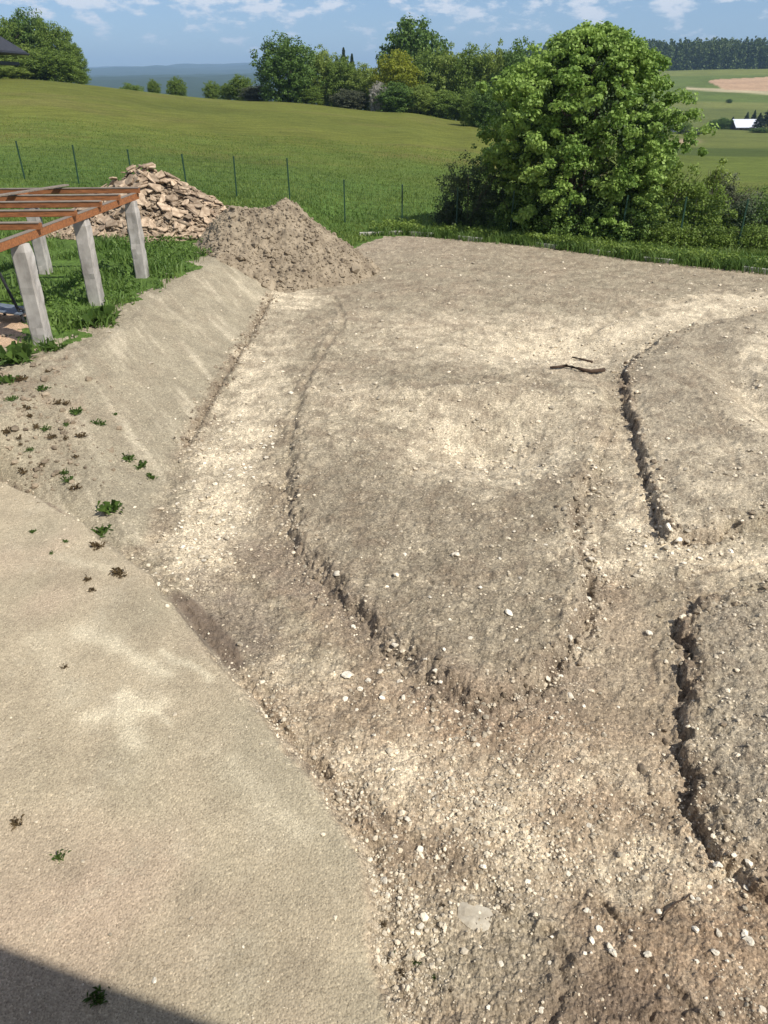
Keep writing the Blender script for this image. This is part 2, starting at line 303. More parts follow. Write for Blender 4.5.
def soil_mat():
    m, t, b = newmat('bare_soil'); L = t.links.new
    at = N(t, 'ShaderNodeAttribute', attribute_name='soil'); tc = N(t, 'ShaderNodeTexCoord')
    def noise(sc, det, rgh=.6):
        n = N(t, 'ShaderNodeTexNoise', in_Scale=sc, in_Detail=det, in_Roughness=rgh); L(tc.outputs['Object'], n.inputs['Vector']); return n
    n1 = noise(1.7, 8.0, .65); n2 = noise(26, 5.0, .7); n3 = noise(140, 3.0)
    m1 = N(t, 'ShaderNodeMapRange'); m1.inputs[1].default_value = .3; m1.inputs[2].default_value = .7; m1.inputs[3].default_value = .84; m1.inputs[4].default_value = 1.16; L(n1.outputs['Fac'], m1.inputs[0])
    m2 = N(t, 'ShaderNodeMapRange'); m2.inputs[1].default_value = .3; m2.inputs[2].default_value = .7; m2.inputs[3].default_value = .74; m2.inputs[4].default_value = 1.27; L(n2.outputs['Fac'], m2.inputs[0])
    vo = N(t, 'ShaderNodeTexVoronoi', in_Scale=55.0, in_Randomness=1.0); L(tc.outputs['Object'], vo.inputs['Vector'])
    sc_ = N(t, 'ShaderNodeSeparateColor'); L(vo.outputs['Color'], sc_.inputs[0])
    m3 = N(t, 'ShaderNodeMapRange'); m3.inputs[3].default_value = .62; m3.inputs[4].default_value = 1.42; L(sc_.outputs[0], m3.inputs[0])
    mixp = N(t, 'ShaderNodeMix', data_type='FLOAT'); L(at.outputs['Alpha'], mixp.inputs[0]); mixp.inputs[2].default_value = 1.0; L(m3.outputs[0], mixp.inputs[3])
    mx2 = N(t, 'ShaderNodeMix', data_type='FLOAT'); L(at.outputs['Alpha'], mx2.inputs[0]); mx2.inputs[2].default_value = 1.0; L(m2.outputs[0], mx2.inputs[3])
    a = N(t, 'ShaderNodeMath', operation='MULTIPLY'); L(m1.outputs[0], a.inputs[0]); L(mx2.outputs[0], a.inputs[1])
    a2 = N(t, 'ShaderNodeMath', operation='MULTIPLY'); L(a.outputs[0], a2.inputs[0]); L(mixp.outputs[0], a2.inputs[1])
    v = N(t, 'ShaderNodeVectorMath', operation='SCALE'); L(at.outputs['Color'], v.inputs[0]); L(a2.outputs[0], v.inputs['Scale']); L(v.outputs[0], b.inputs['Base Color'])
    v2 = N(t, 'ShaderNodeTexVoronoi', in_Scale=120.0); L(tc.outputs['Object'], v2.inputs['Vector']); s2_ = N(t, 'ShaderNodeSeparateColor'); L(v2.outputs['Color'], s2_.inputs[0])
    rp = N(t, 'ShaderNodeValToRGB'); rp.color_ramp.interpolation = 'CONSTANT'; rp.color_ramp.elements[0].color = (.50, .48, .46, 1); rp.color_ramp.elements[1].position = .13; rp.color_ramp.elements[1].color = (1, 1, 1, 1)
    e_ = rp.color_ramp.elements.new(.84); e_.color = (1.0, .99, .97, 1); e_ = rp.color_ramp.elements.new(.86); e_.color = (1.45, 1.45, 1.45, 1); L(s2_.outputs[1], rp.inputs[0])
    rp2 = N(t, 'ShaderNodeValToRGB'); rp2.color_ramp.interpolation = 'CONSTANT'; rp2.color_ramp.elements[0].color = (.62, .6, .58, 1); rp2.color_ramp.elements[1].position = .10; rp2.color_ramp.elements[1].color = (1, 1, 1, 1)
    e_ = rp2.color_ramp.elements.new(.90); e_.color = (1.6, 1.6, 1.58, 1); L(sc_.outputs[1], rp2.inputs[0])
    mm_ = N(t, 'ShaderNodeMixRGB', blend_type='MULTIPLY', in_Fac=.55); L(v.outputs[0], mm_.inputs['Color1']); L(rp.outputs[0], mm_.inputs['Color2'])
    m4_ = N(t, 'ShaderNodeMixRGB', blend_type='MULTIPLY'); L(at.outputs['Alpha'], m4_.inputs['Fac']); L(mm_.outputs[0], m4_.inputs['Color1']); L(rp2.outputs[0], m4_.inputs['Color2']); L(m4_.outputs[0], b.inputs['Base Color'])
    b.inputs['Roughness'].default_value = .95; b.inputs['Specular IOR Level'].default_value = .15
    hh = N(t, 'ShaderNodeMath', operation='MULTIPLY_ADD'); hh.inputs[1].default_value = -.9; L(vo.outputs['Distance'], hh.inputs[0]); L(n2.outputs['Fac'], hh.inputs[2])
    h2 = N(t, 'ShaderNodeMath', operation='MULTIPLY_ADD'); h2.inputs[1].default_value = .35; L(n3.outputs['Fac'], h2.inputs[0]); L(hh.outputs[0], h2.inputs[2])
    bp = N(t, 'ShaderNodeBump', in_Strength=.8, in_Distance=.009); L(h2.outputs[0], bp.inputs['Height']); L(bp.outputs[0], b.inputs['Normal'])
    return m
def meadow_mat():
    m, t, b = newmat('meadow_green'); L = t.links.new
    at = N(t, 'ShaderNodeAttribute', attribute_name='soil'); tc = N(t, 'ShaderNodeTexCoord')
    src = at.outputs['Color']
    for sc, det, lo, hi, st in ((.045, 5.0, .80, 1.2, (1, 1, 1)), (.9, 6.0, .72, 1.3, (.45, 1, 1)), (7.0, 4.0, .65, 1.4, (1, .6, 1))):
        mp = N(t, 'ShaderNodeMapping'); mp.inputs['Scale'].default_value = st; L(tc.outputs['Object'], mp.inputs[0])
        n = N(t, 'ShaderNodeTexNoise', in_Scale=sc, in_Detail=det, in_Roughness=.7); L(mp.outputs[0], n.inputs['Vector'])
        mr = N(t, 'ShaderNodeMapRange'); mr.inputs[1].default_value = .3; mr.inputs[2].default_value = .7; mr.inputs[3].default_value = lo; mr.inputs[4].default_value = hi; L(n.outputs['Fac'], mr.inputs[0])
        v = N(t, 'ShaderNodeVectorMath', operation='SCALE'); L(src, v.inputs[0]); L(mr.outputs[0], v.inputs['Scale']); src = v.outputs[0]
    L(src, b.inputs['Base Color']); b.inputs['Roughness'].default_value = .9; b.inputs['Specular IOR Level'].default_value = .1
    bp = N(t, 'ShaderNodeBump', in_Strength=.8, in_Distance=.15); L(n.outputs['Fac'], bp.inputs['Height']); L(bp.outputs[0], b.inputs['Normal'])
    return m
M_SOIL = soil_mat(); M_MEADOW = meadow_mat()
M_STONE = noisy('pale_limestone', (.60,.53,.41), (.84,.78,.66), 3, .9, 0, 60, island=.22)
M_GRAVEL = noisy('gravel_stone', (.36,.30,.215), (.72,.635,.49), 9, .95, .3, 60, island=.42)
M_SLAB = noisy('sandstone_slab', (.235,.17,.11), (.50,.395,.28), 2, .9, 0, 40, c3=(.35,.26,.18), island=.35)
M_RUBBLE = noisy('rubble_stone', (.22,.165,.11), (.42,.33,.235), 6, .95, .5, 30, island=.3)
M_CLOD = noisy('soil_clod', (.15,.115,.08), (.34,.275,.195), 5, .98, .6, 40, island=.3)
M_HEAP = noisy('heap_soil', (.19,.15,.105), (.36,.295,.21), 3.0, .98, .8, 25, c3=(.27,.22,.155))
M_CONC = noisy('weathered_concrete', (.24,.22,.20), (.48,.455,.42), 3.5, .9, .4, 50, c3=(.38,.355,.325), stretch=(1, 1, .5))
M_TIMBER = noisy('stained_timber', (.16,.066,.028), (.36,.145,.055), 4, .7, .3, 40, stretch=(1, 6, 6), island=.15)
M_GREYWOOD = noisy('weathered_timber', (.15,.12,.095), (.30,.255,.21), 4, .85, .4, 40, stretch=(1, 8, 8), island=.1)
M_KERB = noisy('kerb_concrete', (.34,.33,.28), (.56,.54,.47), 4, .9, .3, 40, island=.1)
M_POST = noisy('green_painted_steel', (.018,.05,.03), (.03,.075,.045), 8, .5, 0)
M_DARKMETAL = noisy('dark_steel', (.015,.016,.018), (.035,.037,.04), 12, .5, .1)
M_BLUESHEET = noisy('blue_grey_sheet', (.09,.115,.15), (.16,.19,.235), 5, .6, .1)
M_ROOT = noisy('root_wood', (.045,.028,.018), (.10,.065,.042), 20, .9, .4)
M_BARK = noisy('bark', (.07,.055,.042), (.16,.13,.10), 6, .95, .6, 30, stretch=(3, 3, .6))
# ------------------------------------------------------------------ ground, one continuous surface out to the horizon
def build_ground():
    na = 1300; a = np.radians(np.linspace(-64, 64, na))
    r = [.05, .6, 1.2]; 
    while r[-1] < 33: r.append(r[-1]+max(.005, .0013*r[-1]**1.6*.27+.0028*r[-1]**.9))
    while r[-1] < 15000: r.append(r[-1]*1.0135+.02)
    r = np.array(r); nr = len(r)
    A, R = np.meshgrid(a, r); x = (np.tan(A)*0+np.sin(A)*R).ravel(); y = (np.cos(A)*R).ravel()
    z = ground_z(x, y)
    PX, PY = mapxy(x, y)
    # ------------ ground colour, map-fixed: soil kinds, with shade painted into edges and creases
    nA = fbm(x, y, .7, 5, 500, .6); nB = fbm(x, y, 2.4, 5, 520, .65); nC = fbm(x, y, .22, 4, 540)
    qx = PX+26*nB+30*nA; qy = PY+ (16*nB+20*nA)*np.clip((PY-200)/500, .15, 1)
    def blob(px, py, rx_, ry_, rot=0, soft=1.0):
        c, s_ = math.cos(math.radians(rot)), math.sin(math.radians(rot)); dx = qx-px; dy = qy-py
        e = np.sqrt(((dx*c+dy*s_)/rx_)**2+((-dx*s_+dy*c)/ry_)**2); return ss(1+.6*soft, 1-.6*soft, e)
    def C(*v): return np.array(v)
    grey = C(.265,.226,.160); tan = C(.40,.34,.24); pale = C(.66,.565,.41); brown = C(.255,.18,.118); dark = C(.10,.075,.055); pink = C(.33,.262,.186); wet=C(.17,.135,.105)
    col = np.ones((len(x), 3))*grey*1.02
    g = np.full(len(x), .75)
    PZ = np.zeros(len(x)); DZ = np.zeros(len(x))
    def mix(w, c, k=1.0):
        nonlocal col; w = np.clip(w*k, 0, 1)[:, None]; col = col*(1-w)+c*w
    mix(ss(-.2, .5, nA), pink, .6); mix(ss(.1, .6, nC+.4*nB), C(.25,.195,.135), .55)
    mix(ss(270, 236, PY), C(.30,.245,.18), .75)
    dI = sdf(x+.2*nB, y+.2*nB, ISLAND); dA = sdf(x+.15*nB, y+.15*nB, MND_A); dBm = sdf(x+.15*nB, y+.15*nB, MND_B); dL = sdf(x+.05*nB, y+.05*nB, SMOOTHP); dBk = sdf(x+.1*nB, y, BANK)
    mix(ss(.1, -.3, dI)*ss(400, 520, PY), C(.232,.195,.140), .88)
    mix(ss(0, -.3, dA), C(.285,.242,.176), .9); mix(ss(0, -.3, dBm), C(.262,.222,.165), .9); mix(np.exp(-(dA/.10)**2)*ss(760, 690, PX)*ss(330, 360, PY), C(.14,.10,.072), .85); mix(np.exp(-(dBm/.12)**2)*ss(760, 690, PX), C(.14,.10,.072), .85); mix(ss(.05, .45, nB)*ss(.1,-.1,dL*0-.1*0+nA), C(.22,.175,.125), .35); mix(ss(.1, .5, fbm(x, y, 5.0, 4, 555, .65)), pale*.9, .45)  # left edges of both mounds get their shadow painted in dark
    mix(ss(640, 740, PY+40*nA)*(dBm > 0)*(.75+nB), C(.335,.25,.172), .75); mix(np.exp(-((dI-.25)/.3)**2)*ss(480, 600, PY)*(.7+nB), C(.34,.25,.17), .6)
    for b_, k in ((blob(735,303,70,9,-3),1.0),(blob(215,520,38,70,20),.9),(blob(235,450,30,70,25),.8),(blob(255,380,26,60,25),.6),(blob(285,300,34,10),.9),(blob(480,340,130,26),.45),(blob(560,345,90,24,-5),.85),(blob(655,324,80,11,-10),1.0),(blob(490,455,80,34),.8),(blob(430,410,90,16),.4),
                  (blob(640,545,70,30,-10),.75),(blob(760,560,60,16),.8),(blob(770,390,34,55),.8),(blob(720,480,40,30),.35),(blob(330,420,40,40),.25),(blob(560,420,50,40),.4),(blob(460,800,110,40,25),.6),(blob(600,850,110,30,8),.95),(blob(560,770,90,30),.4),(blob(380,770,70,30,40),.5),
                  (blob(590,620,20,60,10),.4),(blob(330,700,60,30,30),.35),(blob(250,610,40,20,30),.3),(blob(640,480,26,50),.6),(blob(675,760,14,80),.2)):
        mix(b_*(.45+.9*(nB+.3)), pale*(.92+.12*nC[:, None]), k*.8); PZ = np.maximum(PZ, b_*k)
    for b_, k in ((blob(520,730,90,30),.5),(blob(400,740,90,40,30),.4),(blob(560,820,100,50),.45),(blob(700,960,150,70),.75),(blob(730,900,80,50),.5),(blob(640,1010,140,40),.5),(blob(420,850,60,40,40),.4)): mix(b_*(.6+.8*(.4-nB)), brown, k)
    for b_, k in ((blob(580,1000,130,42,8,1.2),.75),(blob(545,960,60,45,30,1.2),.65),(blob(690,1012,90,22,0,1.2),.5)): mix(b_*(.9+.5*nB), dark*1.45, k); DZ = np.maximum(DZ, b_*k)
    for b_, k in ((blob(232,618,60,30,38,.8),.8),(blob(275,560,45,24,40),.65),(blob(345,610,60,22,40),.45),(blob(450,690,50,20,10),.35),(blob(570,690,50,18,-40),.3),(blob(640,660,40,60),.12)): mix(b_*(.75+.6*nB), wet*1.15, k); DZ = np.maximum(DZ, b_*k*1.2)
    mix(np.exp(-((dI-.03)/.16)**2)*ss(430, 560, PY)*(.8+nB), C(.19,.15,.115), .65)  # shadow at the island edge painted as a dark band
    # compacted fine grit nearer the house
    sm = ss(.02, -.10, dL); cl = C(.40,.336,.236)
    col = col*(1-sm[:, None])+sm[:, None]*(cl*(1+.22*nC[:, None]+.16*nA[:, None]+.08*nB[:, None]))
    rosy = ss(.05, .6, fbm(x, y, .5, 3, 560)+.25*ss(700, 1000, PY)-.2*ss(200, 400, PX))*sm; mix(rosy, C(.43,.335,.245), .8)
    grn = ss(.0, .5, fbm(x, y, .6, 3, 570)+.3*ss(260, 380, PX))*sm; mix(grn, C(.35,.31,.22), .55)
    g = g*(1-sm)+.26*sm
    dry = C(.54,.475,.345)
    qx0, qy0 = qx, qy; qx = PX+9*nB; qy = PY+6*nB
    for ln_, w_, k_ in (([(80,634),(112,642)],.13,.8),([(112,644),(166,674)],.09,.85),([(162,652),(208,680)],.05,.8),([(125,694),(134,742)],.09,.9),([(88,716),(160,704)],.10,.7),([(126,694),(168,722)],.05,.75),([(60,560),(110,575)],.1,.4),([(230,760),(300,830)],.09,.35),([(40,640),(70,700)],.14,.3)):
        mix(sm*np.exp(-(seg_d(x+.10*nB, y+.08*nB, poly(ln_, .2), False)/w_)**2), dry*1.14, k_)
    puddle = blob(206,632,54,17,48,.25)*ss(-.06, -.01, dL); DZ = np.clip(np.maximum(DZ, puddle*1.1), 0, 1); mix(puddle, C(.165,.128,.095), 1); g = g*(1-puddle)+.1*puddle
    mix(blob(150,600,26,8,40)*0, dark)
    qx, qy = qx0, qy0
    gg = blob(480,950,90,75,30)*(1-sm); mix(gg, C(.33,.285,.205), .6); mix(np.exp(-((dL-.04)/.05)**2)*ss(560, 620, PY)*(.6+nB), C(.44,.38,.28), .6)
    bk = ss(.0, -.2, dBk); mix(bk, C(.30,.262,.187), .9); mix(bk*ss(.0, .4, streak(x, y, 3)), C(.47,.41,.30), .8); mix(bk*ss(.05, .4, streak(x, y, 9)), C(.26,.22,.155), .6)
    mix(bk*blob(40,425,75,45)*ss(-.1, .4, nB), C(.27,.205,.145), .6); g = g*(1-bk)+.5*bk
    mix(ss(.15, -.1, sdf(x, y, SHEET)), C(.48,.33,.215), .9)
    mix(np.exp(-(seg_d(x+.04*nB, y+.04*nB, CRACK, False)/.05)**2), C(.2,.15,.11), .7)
    mix(np.exp(-(seg_d(x+.08*nB, y+.04*nB, FOOT, False)/.10)**2)*(.6+1.5*nB), C(.15,.115,.08), .9)  # crease at the bank foot, its shade put into the colour
    mix(np.exp(-(seg_d(x+.05*nB, y+.04*nB, ISR, False)/.07)**2)*(.7+nB), C(.13,.10,.072), .8)  # crevice shade painted along the island's right groove
    p1 = fbm(x, y, 1.5, 6, 611, .68); p2 = fbm(x, y, 3.3, 5, 622, .7); nosm = (1-sm)*(1-.6*bk)
    trk = blob(632,690,34,80,0,.5)*.9; DZ = np.maximum(DZ, trk); pw = nosm*(.16+.84*PZ)*(1-DZ); dw = nosm*(1-.45*PZ)*(1-.8*DZ)
    mix(pw*ss(.02, .14, p1), pale*.98, .6); mix(dw*ss(-.08, -.2, p1), C(.215,.168,.118), .42); mix(pw*ss(.08, .18, p2), pale*1.05, .6); mix(dw*ss(-.12, -.22, p2), C(.19,.148,.105), .4)
    mix(trk*(.6+.6*nB), C(.285,.225,.158), .75); mix(trk*ss(.0, .3, fbm(x*.5, y*3.2, 1.0, 3, 633)), C(.38,.31,.22), .5)
    mix(sm*ss(.1, .3, p1), C(.48,.42,.31), .3); mix(sm*ss(-.1, -.3, p1), C(.33,.275,.195), .3)
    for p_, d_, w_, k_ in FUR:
        mix(np.exp(-(seg_d(x+.08*nB, y+.05*nB, p_, False)/(w_*1.3))**2)*(.5+1.6*nB), C(.17,.13,.092), k_*1.1)  # furrows darkened in the colour to deepen their shade
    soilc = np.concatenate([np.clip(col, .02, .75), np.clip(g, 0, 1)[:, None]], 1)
    # ------------ meadow and far fields
    lush = C(.082,.138,.030); olive = C(.128,.142,.028); mcol = np.ones((len(x), 3))*olive
    def mm(w, c):
        nonlocal mcol; w = np.clip(w, 0, 1)[:, None]; mcol = mcol*(1-w)+c*w
    mm(ss(75, 33, y+8*nC*2), lush); mm(ss(.0, .6, fbm(x, y, .02, 3, 700))*ss(40, 90, y), C(.090,.112,.024)); mm(ss(.05, .3, fbm(x*.5, y, .08, 4, 720, .65))*ss(34, 60, y), C(.135,.135,.035)); mm(ss(120, 100, y)*ss(60, 90, y)*ss(.0,.5,nC)*.4, C(.12,.135,.032))
    und = ss(.9, 0, np.abs(sdf(x, y, YARD))); 
    mm(ss(6, 14, x)*ss(25, 40, y)*ss(60, 45, y), C(.05,.085,.022)); mm(ss(.15, .25, x/np.maximum(y, 1))*ss(60, 75, y), C(.11,.14,.028))
    mm(ss(.15, .25, x/np.maximum(y, 1))*ss(118, 130, y), C(.07,.095,.022)); mm(ss(.15, .25, x/np.maximum(y, 1))*ss(170, 190, y), C(.125,.145,.035))
    # far hillside strips
    def fpx(): 
        d = y*cp-(z-CAMH)*sp; up = y*sp+(z-CAMH)*cp; d = np.maximum(d, .3); return 384+FOC*x/d, 512-FOC*up/d
    u_ = x/np.maximum(y, 1); v_ = y
    F1 = u_ > .16
    mm(F1*ss(300, 340, v_), C(.11,.13,.035)); mm(F1*ss(455, 480, v_+120*(u_-.45)), C(.15,.165,.045)); mm(F1*ss(520, 530, v_+100*(u_-.45)), C(.10,.135,.03))
    lane = v_-(612+ (-330)*(u_-.40)); mm(F1*(u_ > .355)*ss(14, 8, np.abs(lane)), C(.38,.33,.20))
    fld = (u_ > .378+.0003*np.abs(v_-690)) & (lane > 6) & (v_ < 735+(u_-.42)*500); mm(fld*1.0, C(.40,.27,.17))
    mm(F1*(lane > 14)*(1-fld)*1.0, C(.10,.135,.03)); mm(F1*ss(760, 790, v_), C(.15,.17,.045)); mm(F1*ss(880, 930, v_), C(.04,.06,.025))
    mm(F1*np.exp(-((u_-.367)/.012)**2-((v_-222)/14)**2)*1.5, C(.42,.31,.20))
    ll = (~F1)*ss(250, 500, v_); mm(ll, C(.03,.05,.025)); mm(ll*ss(.30, .34, fbm(x, y*.3, .0022, 4, 830))*ss(4200, 3000, v_), C(.12,.15,.06))
    mm(ss(1500, 2200, v_), C(.03,.05,.02))
    fcol = np.concatenate([mcol, np.ones((len(x), 1))], 1)
    # ------------ cut into the yard, the meadow, the far fields and the hills
    idx = np.arange(nr*na).reshape(nr, na); F = np.stack([idx[:-1, :-1], idx[:-1, 1:], idx[1:, 1:], idx[1:, :-1]], -1).reshape(-1, 4)
    cx = x[F].mean(1); cy = y[F].mean(1)
    wa = np.where((cx < -3.5) & (cy < 26), 1.0, .35); wx = cx+wa*fbm(cx, cy, 1.3, 4, 900); wy = cy+wa*fbm(cx, cy, 1.3, 4, 910)
    iny = (cy < 45) & ((sdf(wx, wy, YARD) < 0) | (sdf(wx, wy, SHEET) < 0))
    reg = np.where(iny, 0, np.where(cy < 230, 1, np.where(cy < 1500, 2, 3)))
    V = np.stack([x, y, z], 1)
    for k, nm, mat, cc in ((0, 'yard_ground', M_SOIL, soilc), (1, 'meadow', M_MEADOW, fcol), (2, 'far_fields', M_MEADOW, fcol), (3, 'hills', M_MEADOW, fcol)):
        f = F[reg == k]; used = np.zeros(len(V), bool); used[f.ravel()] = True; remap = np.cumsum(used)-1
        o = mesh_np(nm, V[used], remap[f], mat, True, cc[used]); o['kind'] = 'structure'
build_ground()
def gz(x, y): return float(ground_z([x], [y])[0])
def gza(x, y, fine=False): return ground_z(x, y, fine)
def on(px, py):                  # the point of the terrain seen at a place of the photograph
    u = (px-384)/FOC; v = (py-512)/FOC; r = np.array([u, cp-v*sp, -sp-v*cp])
    t = np.linspace(3, 60, 1400); X = r[0]*t; Y = r[1]*t; Z = CAMH+r[2]*t; G = ground_z(X, Y, False)
    k = np.argmax(Z <= G); return X[k], Y[k]
# ------------------------------------------------------------------ the house the picture is taken from (its eave shades the corner)
def house():
    n = Vector((.296, .955, 0)); e = Vector((.955, -.296, 0)); h = empty('house', (0, 0, 0)); 
    tag(h, 'plastered house whose eave shadow falls across the bottom left corner', 'house')
    def q(a, c, z): v = e*a+n*c; return (v.x, v.y, z)
    wm = noisy('house_plaster', (.13,.12,.105), (.18,.17,.15), 3, .9, .2); rm = noisy('house_roof', (.05,.045,.045), (.09,.08,.08), 5, .6, .2)
    def slab(name, pts, z0, z1, mat):
        k = len(pts); V = [q(a, c, z0) for a, c in pts]+[q(a, c, z1) for a, c in pts]
        F = [tuple(range(k-1, -1, -1)), tuple(range(k, 2*k))]+[(i, (i+1) % k, k+(i+1) % k, k+i) for i in range(k)]
        return mesh_py(name, V, F, mat, h)
    slab('wall', [(-9, -.45), (-9, -9), (7, -9), (7, -.45)], -.5, 6.4, wm)
    V = [q(-9.8, EAVE_C, 6.45), q(7.8, EAVE_C, 6.45), q(7.8, -10.2, 6.45), q(-9.8, -10.2, 6.45), q(-9.8, EAVE_C, 6.62), q(7.8, EAVE_C, 6.62), q(7.8, -10.2, 6.62), q(-9.8, -10.2, 6.62), q(-5.5, -4.7, 9.6), q(3.5, -4.7, 9.6)]
    mesh_py('roof', V, [(3,2,1,0),(0,1,5,4),(1,2,6,5),(2,3,7,6),(3,0,4,7),(4,5,9,8),(5,6,9),(6,7,8,9),(7,4,8)], rm, h)
    m = MB(); m.tube([q(-9.8, EAVE_C+.05, 6.5), q(7.8, EAVE_C+.05, 6.5)], .05, 8); m.build('gutter', rm, h)
EAVE_C = .12
house()
# ------------------------------------------------------------------ loose stones
def ico(sub=1):
    t = (1+5**.5)/2
    v = [Vector(p).normalized() for p in [(-1,t,0),(1,t,0),(-1,-t,0),(1,-t,0),(0,-1,t),(0,1,t),(0,-1,-t),(0,1,-t),(t,0,-1),(t,0,1),(-t,0,-1),(-t,0,1)]]
    f = [(0,11,5),(0,5,1),(0,1,7),(0,7,10),(0,10,11),(1,5,9),(5,11,4),(11,10,2),(10,7,6),(7,1,8),(3,9,4),(3,4,2),(3,2,6),(3,6,8),(3,8,9),(4,9,5),(2,4,11),(6,2,10),(8,6,7),(9,8,1)]
    for _ in range(sub):
        mid = {}; nf = []
        def md(a, b):
            k = (min(a, b), max(a, b))
            if k not in mid: v.append(((v[a]+v[b])/2).normalized()); mid[k] = len(v)-1
            return mid[k]
        for a, b, c in f:
            x, y, z = md(a, b), md(b, c), md(c, a); nf += [(a, x, z), (b, y, x), (c, z, y), (x, y, z)]
        f = nf
    return np.array([tuple(p) for p in v]), np.array(f)
def stone_shape(sub, r_, jit=.16, cuts=7):
    v, f = ico(sub); v = v.copy()
    for _ in range(cuts):           # knock flat faces onto the boulder
        d = r_.normal(size=3); d /= np.linalg.norm(d); h = r_.uniform(.45, .85); k = v@d; m = k > h; v[m] -= np.outer(k[m]-h, d)
    v += r_.normal(size=v.shape)*jit*.25/(sub+1); v *= r_.uniform(.75, 1.2, 3); return v, f
SP = []
for i in range(10):
    v, f = stone_shape(1, rng, .75, 11); v = v*np.array([1, 1, .7])
    me = bpy.data.meshes.new('loose_stone'); me.from_pydata([tuple(p) for p in v], [], [tuple(map(int, q)) for q in f]); me.materials.append(M_STONE); me.update(); SP.append(me)
def put_stone(px, py, w, label, group=None, flat=1.0, mat=None):
    x, y = on(px, py); z = gz(x, y); d = y*cp-(z-CAMH)*sp; s = w/FOC*d/2
    o = bpy.data.objects.new('loose_stone', random.choice(SP)); COL.objects.link(o)
    o.scale = (s*random.uniform(.9, 1.15), s*random.uniform(.75, 1.0), s*flat*random.uniform(.6, .9)); o.rotation_euler = (random.uniform(-.3, .3), random.uniform(-.3, .3), random.uniform(0, 6.28))
    o.location = (x, y, z+o.scale[2]*.28); tag(o, label, 'stone', group); return o
SPECIAL = [
 (349,677,15,'largest round white stone on the dirt below the middle of the central island'),(456,557,12,'pale angular stone alone on top of the central island'),
 (353,628,10,'white stone at the foot of the left edge of the central island'),(338,578,8,'small white stone at the corner of the dark damp patch beside the island'),
 (509,615,10,'flat pale stone on the right half of the central island'),(648,637,10,'flat whitish stone lying alone in the smooth brown track'),
 (570,636,13,'long pale stone on the right edge of the central island'),(589,597,8,'pale stone where the island edge meets the brown track'),
 (592,562,10,'pale pointed stone above the right corner of the island'),(419,851,11,'white stone on the ridge beside the compacted grey surface'),
 (689,843,10,'white stone just left of the foot of the crumbling mound edge'),(716,870,10,'white oval stone below the foot of the mound edge'),
 (746,946,14,'largest white boulder in the bottom right corner soil'),(743,937,10,'white stone touching the back of the largest boulder at bottom right'),
 (749,861,12,'pale lump at the base of the right hand mound'),(155,981,8,'small white stone just outside the house shadow'),
 (761,1012,9,'white stone in the lowest right corner of the brown soil'),(408,825,9,'pale stone at the top of the rubble ridge in the foreground'),
 (527,883,8,'single white stone on the border of the dark moist soil'),(541,1013,8,'pale stone half sunk in the dark soil at the bottom edge')]
for a in SPECIAL: put_stone(*a[:4])
def flat_rock():
    x, y = on(475, 919); z = gz(x, y); k = 11; R_ = [(.17*random.uniform(.72, 1.12)*math.cos(6.283*i/k), .105*random.uniform(.75, 1.15)*math.sin(6.283*i/k)) for i in range(k)]; V = []; F = []
    for zz, q in ((-.04, .95), (.004, 1.0), (.020, .93), (.028, .55)): V += [(a*q, b*q, zz+random.uniform(-.004, .004)) for a, b in R_]
    V.append((0, 0, .027)); F = [(q*k+j, q*k+(j+1) % k, (q+1)*k+(j+1) % k, (q+1)*k+j) for q in range(3) for j in range(k)]+[(3*k+j, 3*k+(j+1) % k, 4*k) for j in range(k)]
    o = mesh_py('flat_rock', V, F, noisy('flat_rock_face', (.36,.31,.235), (.58,.52,.41), 12, .9, .9, 60)); o.location = (x, y, z-.012); o.rotation_euler = (.10, -.05, -.5); tag(o, 'broad flat pale rock pressed into the gravel in the foreground', 'stone')
flat_rock()
def scatter(lst, label, group):
    for a in lst: put_stone(*a, label, group)
scatter([(380,674,9),(368,682,8),(382,700,8),(400,684,8),(395,650,8),(435,676,8),(457,712,8),(374,718,6),(444,654,6),(410,660,6),(425,664,6),(388,668,6),(360,690,6),(346,702,5),(418,692,6),(440,690,6)], 'pale stone in the cluster below the island edge', 'stones clustered below the island edge')
scatter([(571,696,9),(549,676,8),(561,677,7),(575,615,8),(556,716,6),(582,580,7),(578,650,6),(565,662,6),(540,690,6)], 'pale stone along the right edge of the island', 'stones along the right edge of the island')
scatter([(666,539,9),(677,544,9),(655,560,8),(690,552,7),(645,548,7),(640,565,7),(700,560,6),(660,530,7),(672,556,6),(730,552,7),(712,545,6),(684,565,6)], 'pale stone in the gap between the two right hand mounds', 'stones in the gap between the mounds')
scatter([(717,937,10),(714,955,10),(693,933,10),(692,899,8),(586,913,9),(599,930,10),(591,945,9),(609,949,9),(612,956,9),(647,957,10),(659,913,6),(696,964,6),(725,966,5),(746,888,8),(709,888,7),(730,865,6),(568,876,8),(589,828,8),(667,990,6),(705,1000,5),(630,935,5),(740,970,5)], 'white stone scattered on the brown soil at bottom right', 'white stones on the brown soil at bottom right')
scatter([(384,885,9),(420,929,9),(500,968,8),(488,1009,8),(434,804,6),(336,794,6),(400,900,6),(410,912,7),(388,898,7),(450,905,6),(436,940,6),(520,995,6),(395,838,7),(372,815,6),(465,880,6),(483,870,8)], 'pale stone in the gravel ridge along the compacted surface', 'stones in the foreground gravel ridge')
scatter([(532,518,6),(514,533,5),(516,642,6),(387,586,5),(470,640,6),(430,600,5),(480,590,5),(520,580,5),(450,620,5),(405,555,5),(550,600,5),(500,560,5),(545,545,6)], 'small pale stone on top of the central island', 'small stones on the central island')
